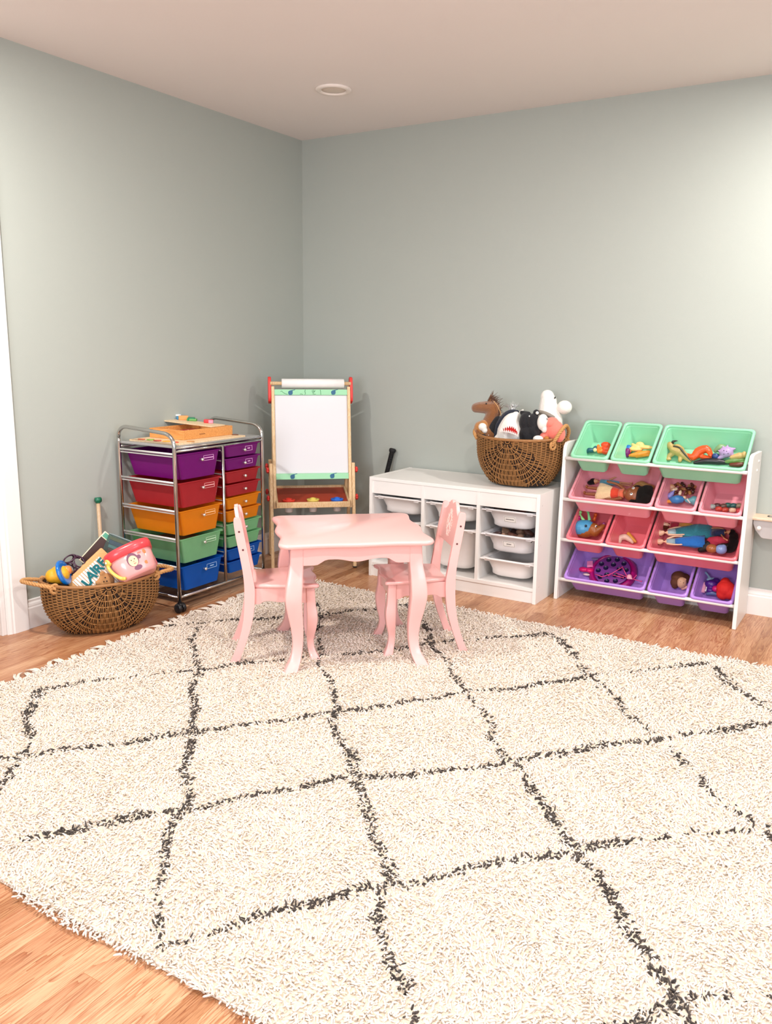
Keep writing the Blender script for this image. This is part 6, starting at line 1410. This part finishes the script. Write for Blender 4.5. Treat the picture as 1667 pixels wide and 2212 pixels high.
# ---- purple bins
gm = thing('fishing_game', inb(V1, 1325, 1232, 0.0), 'magenta round game board full of dark holes in the large purple bin', 'game')
nV = bz(V1); Mg = frame((0, 0, 0), Vector((1, 0, 0)), nV+Vector((0, -0.12, 0)))
pG = inb(V1, 1322, 1233, .030)-gm.location; Mg.translation = pG
Rg = 0.098
mb = MB().lathe([(Rg+0.022, -0.028), (Rg+0.024, -0.016), (Rg+0.014, -0.004), (Rg+0.004, 0.002), (Rg, 0.0), (Rg-0.002, -0.006), (0.002, -0.006)], 44, Mg); mb.build('base', pm('#A8126E', 0.25), gm, smooth=True)
dk_ = MB().lathe([(Rg-0.006, -0.006), (Rg-0.007, 0.002), (Rg-0.011, 0.004), (0.002, 0.0042)], 44, Mg).build('turntable', pm('#7A3A8A', 0.25), gm, smooth=True)
for ring_, n__, r_ in ((0.070, 10, 0.012), (0.036, 5, 0.012)):
    for i in range(n__):
        a_ = 2*PI*(i+0.3)/n__; Mh = Mg @ Matrix.Translation((ring_*math.cos(a_), ring_*math.sin(a_), 0.0042))
        MB().lathe([(r_+0.0012, 0), (r_+0.0010, 0.0014), (r_, 0.0012), (r_-0.001, -0.001), (0.001, -0.0016)], 18, Mh).build('fish_hole', pm('#1C1440', 0.2), dk_, smooth=True)
for nm, (x, y_), (w__, l_), c, a_ in (('pink_card', (1274, 1219), (0.030, 0.040), '#F088B8', 0.3),):
    q = inb(V1, x, y_, .030); o = MB().box(-w__/2, -l_/2, 0, w__/2, l_/2, 0.004).build('game_card', pm(c, 0.5), None, bevel=0.001); o.matrix_world = Matrix.Translation(q) @ frame((0, 0, 0), Vector((1, 0, 0)), nV) @ Matrix.Rotation(a_, 4, 'Z')
    tag(o, 'pink rectangular card standing at the left edge of the magenta game', 'card')
toyblob('toy_bone', V1, [('e', (1259, 1230, .022), (0.017, 0.014, 0.010)), ('e', (1274, 1232, .024), (0.016, 0.016, 0.010)), ('t', [(1259, 1230, .022), (1274, 1232, .024)], [0.009, 0.010])], '#E0186A', 'hot pink bow-shaped toy left of the magenta game')
toyblob('toy_coin', V1, [('e', (1285, 1207, .030), (0.016, 0.014, 0.003))], '#8A82A0', 'grey round coin at the upper left of the magenta game')
toyblob('toy_button', V1, [('e', (1267, 1241, .012), (0.016, 0.010, 0.004))], '#E8D4C8', 'cream half disc at the lower left front of the purple game bin')
for i, pts in enumerate(([(1313, 1244, .045), (1344, 1225, .055)], [(1344, 1225, .055), (1353, 1243, .045)], [(1285, 1240, .04), (1300, 1246, .045)], [(1300, 1246, .045), (1318, 1240, .05)], [(1322, 1242, .048), (1346, 1248, .045)], [(1356, 1248, .04), (1385, 1256, .03)], [(1330, 1238, .05), (1352, 1246, .045)], [(1366, 1252, .04), (1374, 1243, .05)])):
    c0 = inb(V1, *pts[0]); mb = MB().tube([(0, 0, 0), tuple(inb(V1, *pts[1])-c0)], 0.0022, 6); mb.ball(tuple(inb(V1, *pts[1])-c0), 0.0035, nu=8, nv=6)
    tag(mb.build('game_rod', pm('#F04A88', 0.3), None, loc=c0, smooth=True), 'thin pink rod lying across the front of the magenta game', 'game rod', 'rods on the magenta game')
toyblob('game_piece', V1, [('e', (1359, 1246, .050), (0.010, 0.010, 0.010)), ('t', [(1355, 1249, .05), (1364, 1250, .05)], [0.004, 0.004])], '#F4A8B8', 'pale pink knob where the game rods cross')
o = toyblob('small_doll', V2, [('e', (1472, 1259, .035), (0.018, 0.017, 0.022)), ('t', [(1480, 1252, .05), (1474, 1250, .05)], [0.005, 0.006])], '#D8A882', 'small doll with a wild brown mane in the middle purple bin', 'doll', rough=0.5)
hm = sub(o, 'hair', V2, [('e', (1466, 1248, .03), (0.030, 0.026, 0.026)), ('e', (1459, 1258, .025), (0.020, 0.022, 0.020)), ('e', (1477, 1249, .02), (0.024, 0.022, 0.020)), ('e', (1457, 1265, .018), (0.012, 0.012, 0.012))], '#5E3318', 0.003, rough=0.8)
beads(o, 'eyes', V2, [(1470, 1256, .055), (1476, 1259, .052)], 0.002, '#1A1210')
toyblob('toy_stick', V2, [('t', [(1474, 1271, .012), (1483, 1268, .016)], [0.007, 0.007])], '#E4A890', 'pale pink doll limb beside the maned doll head')
nb = bz(V3)
fr_ = thing('toy_mirror', inb(V3, 1511, 1269, .020), 'pale pink slab with a white bracket in the right purple bin', 'toy', 0)
Mf2 = frame((0, 0, 0), Vector((0.93, 0, 0.12)), nb)
MB().box(-0.010, -0.030, 0, 0.010, 0.030, 0.010, Mf2).build('slab', pm('#F0A8BC', 0.4), fr_, bevel=0.001)
c0 = inb(V3, 1522, 1269, .020)-fr_.location; M3 = Matrix.Translation(c0) @ Mf2
mb = MB(); 
for (a, b_, c_, e_) in ((-0.010, 0.018, 0.012, 0.026), (0.006, -0.022, 0.012, 0.020), (-0.012, -0.026, 0.010, -0.019)): mb.box(a, b_, 0, c_, e_, 0.008, M3)
tag(mb.build('bracket', pm('#F6EEF0', 0.4), fr_, bevel=0.001), 'white bracket'); MB().ball(tuple(c0), (0.008, 0.014, 0.006)).build('clip', pm('#B01850'), fr_, smooth=True)
toyblob('toy_fan', V3, [('t', [(1524, 1237, .05), (1529, 1243, .05), (1533, 1251, .045)], [0.005, 0.004, 0.008]), ('t', [(1530, 1252, .045), (1541, 1249, .045)], [0.008, 0.003])], '#8AA8C0', 'pale blue and beige fan-tailed figure at the back of the right purple bin')
toyblob('crinkled_toy', V3, [('e', (1536, 1262, .03), (0.024, 0.020, 0.018)), ('e', (1546, 1256, .03), (0.018, 0.016, 0.014)), ('e', (1534, 1275, .02), (0.016, 0.015, 0.012))], '#4A1A7A', 'dark violet crinkled toy between the pink slab and the red bag', vox=0.003)
toyblob('toy_bow', V3, [('e', (1546, 1272, .035), (0.014, 0.014, 0.012))], '#C8146A', 'magenta knob peeking out left of the red bag')
rb = toyblob('drawstring_bag', V3, [('e', (1567, 1272, .045), (0.034, 0.036, 0.032)), ('e', (1566, 1262, .055), (0.020, 0.022, 0.026)), ('e', (1575, 1280, .04), (0.028, 0.026, 0.026)), ('e', (1560, 1283, .035), (0.022, 0.020, 0.022))], '#E0241C', 'bright red soft bag at the right end of the bottom row', 'bag', 0.003, rough=0.75)
toyblob('toy_comb', V3, [('t', [(1527, 1283, .012), (1537, 1281, .018), (1548, 1284, .014)], [0.006, 0.009, 0.006])], '#5A6A98', 'slate blue flat piece at the front of the right purple bin')
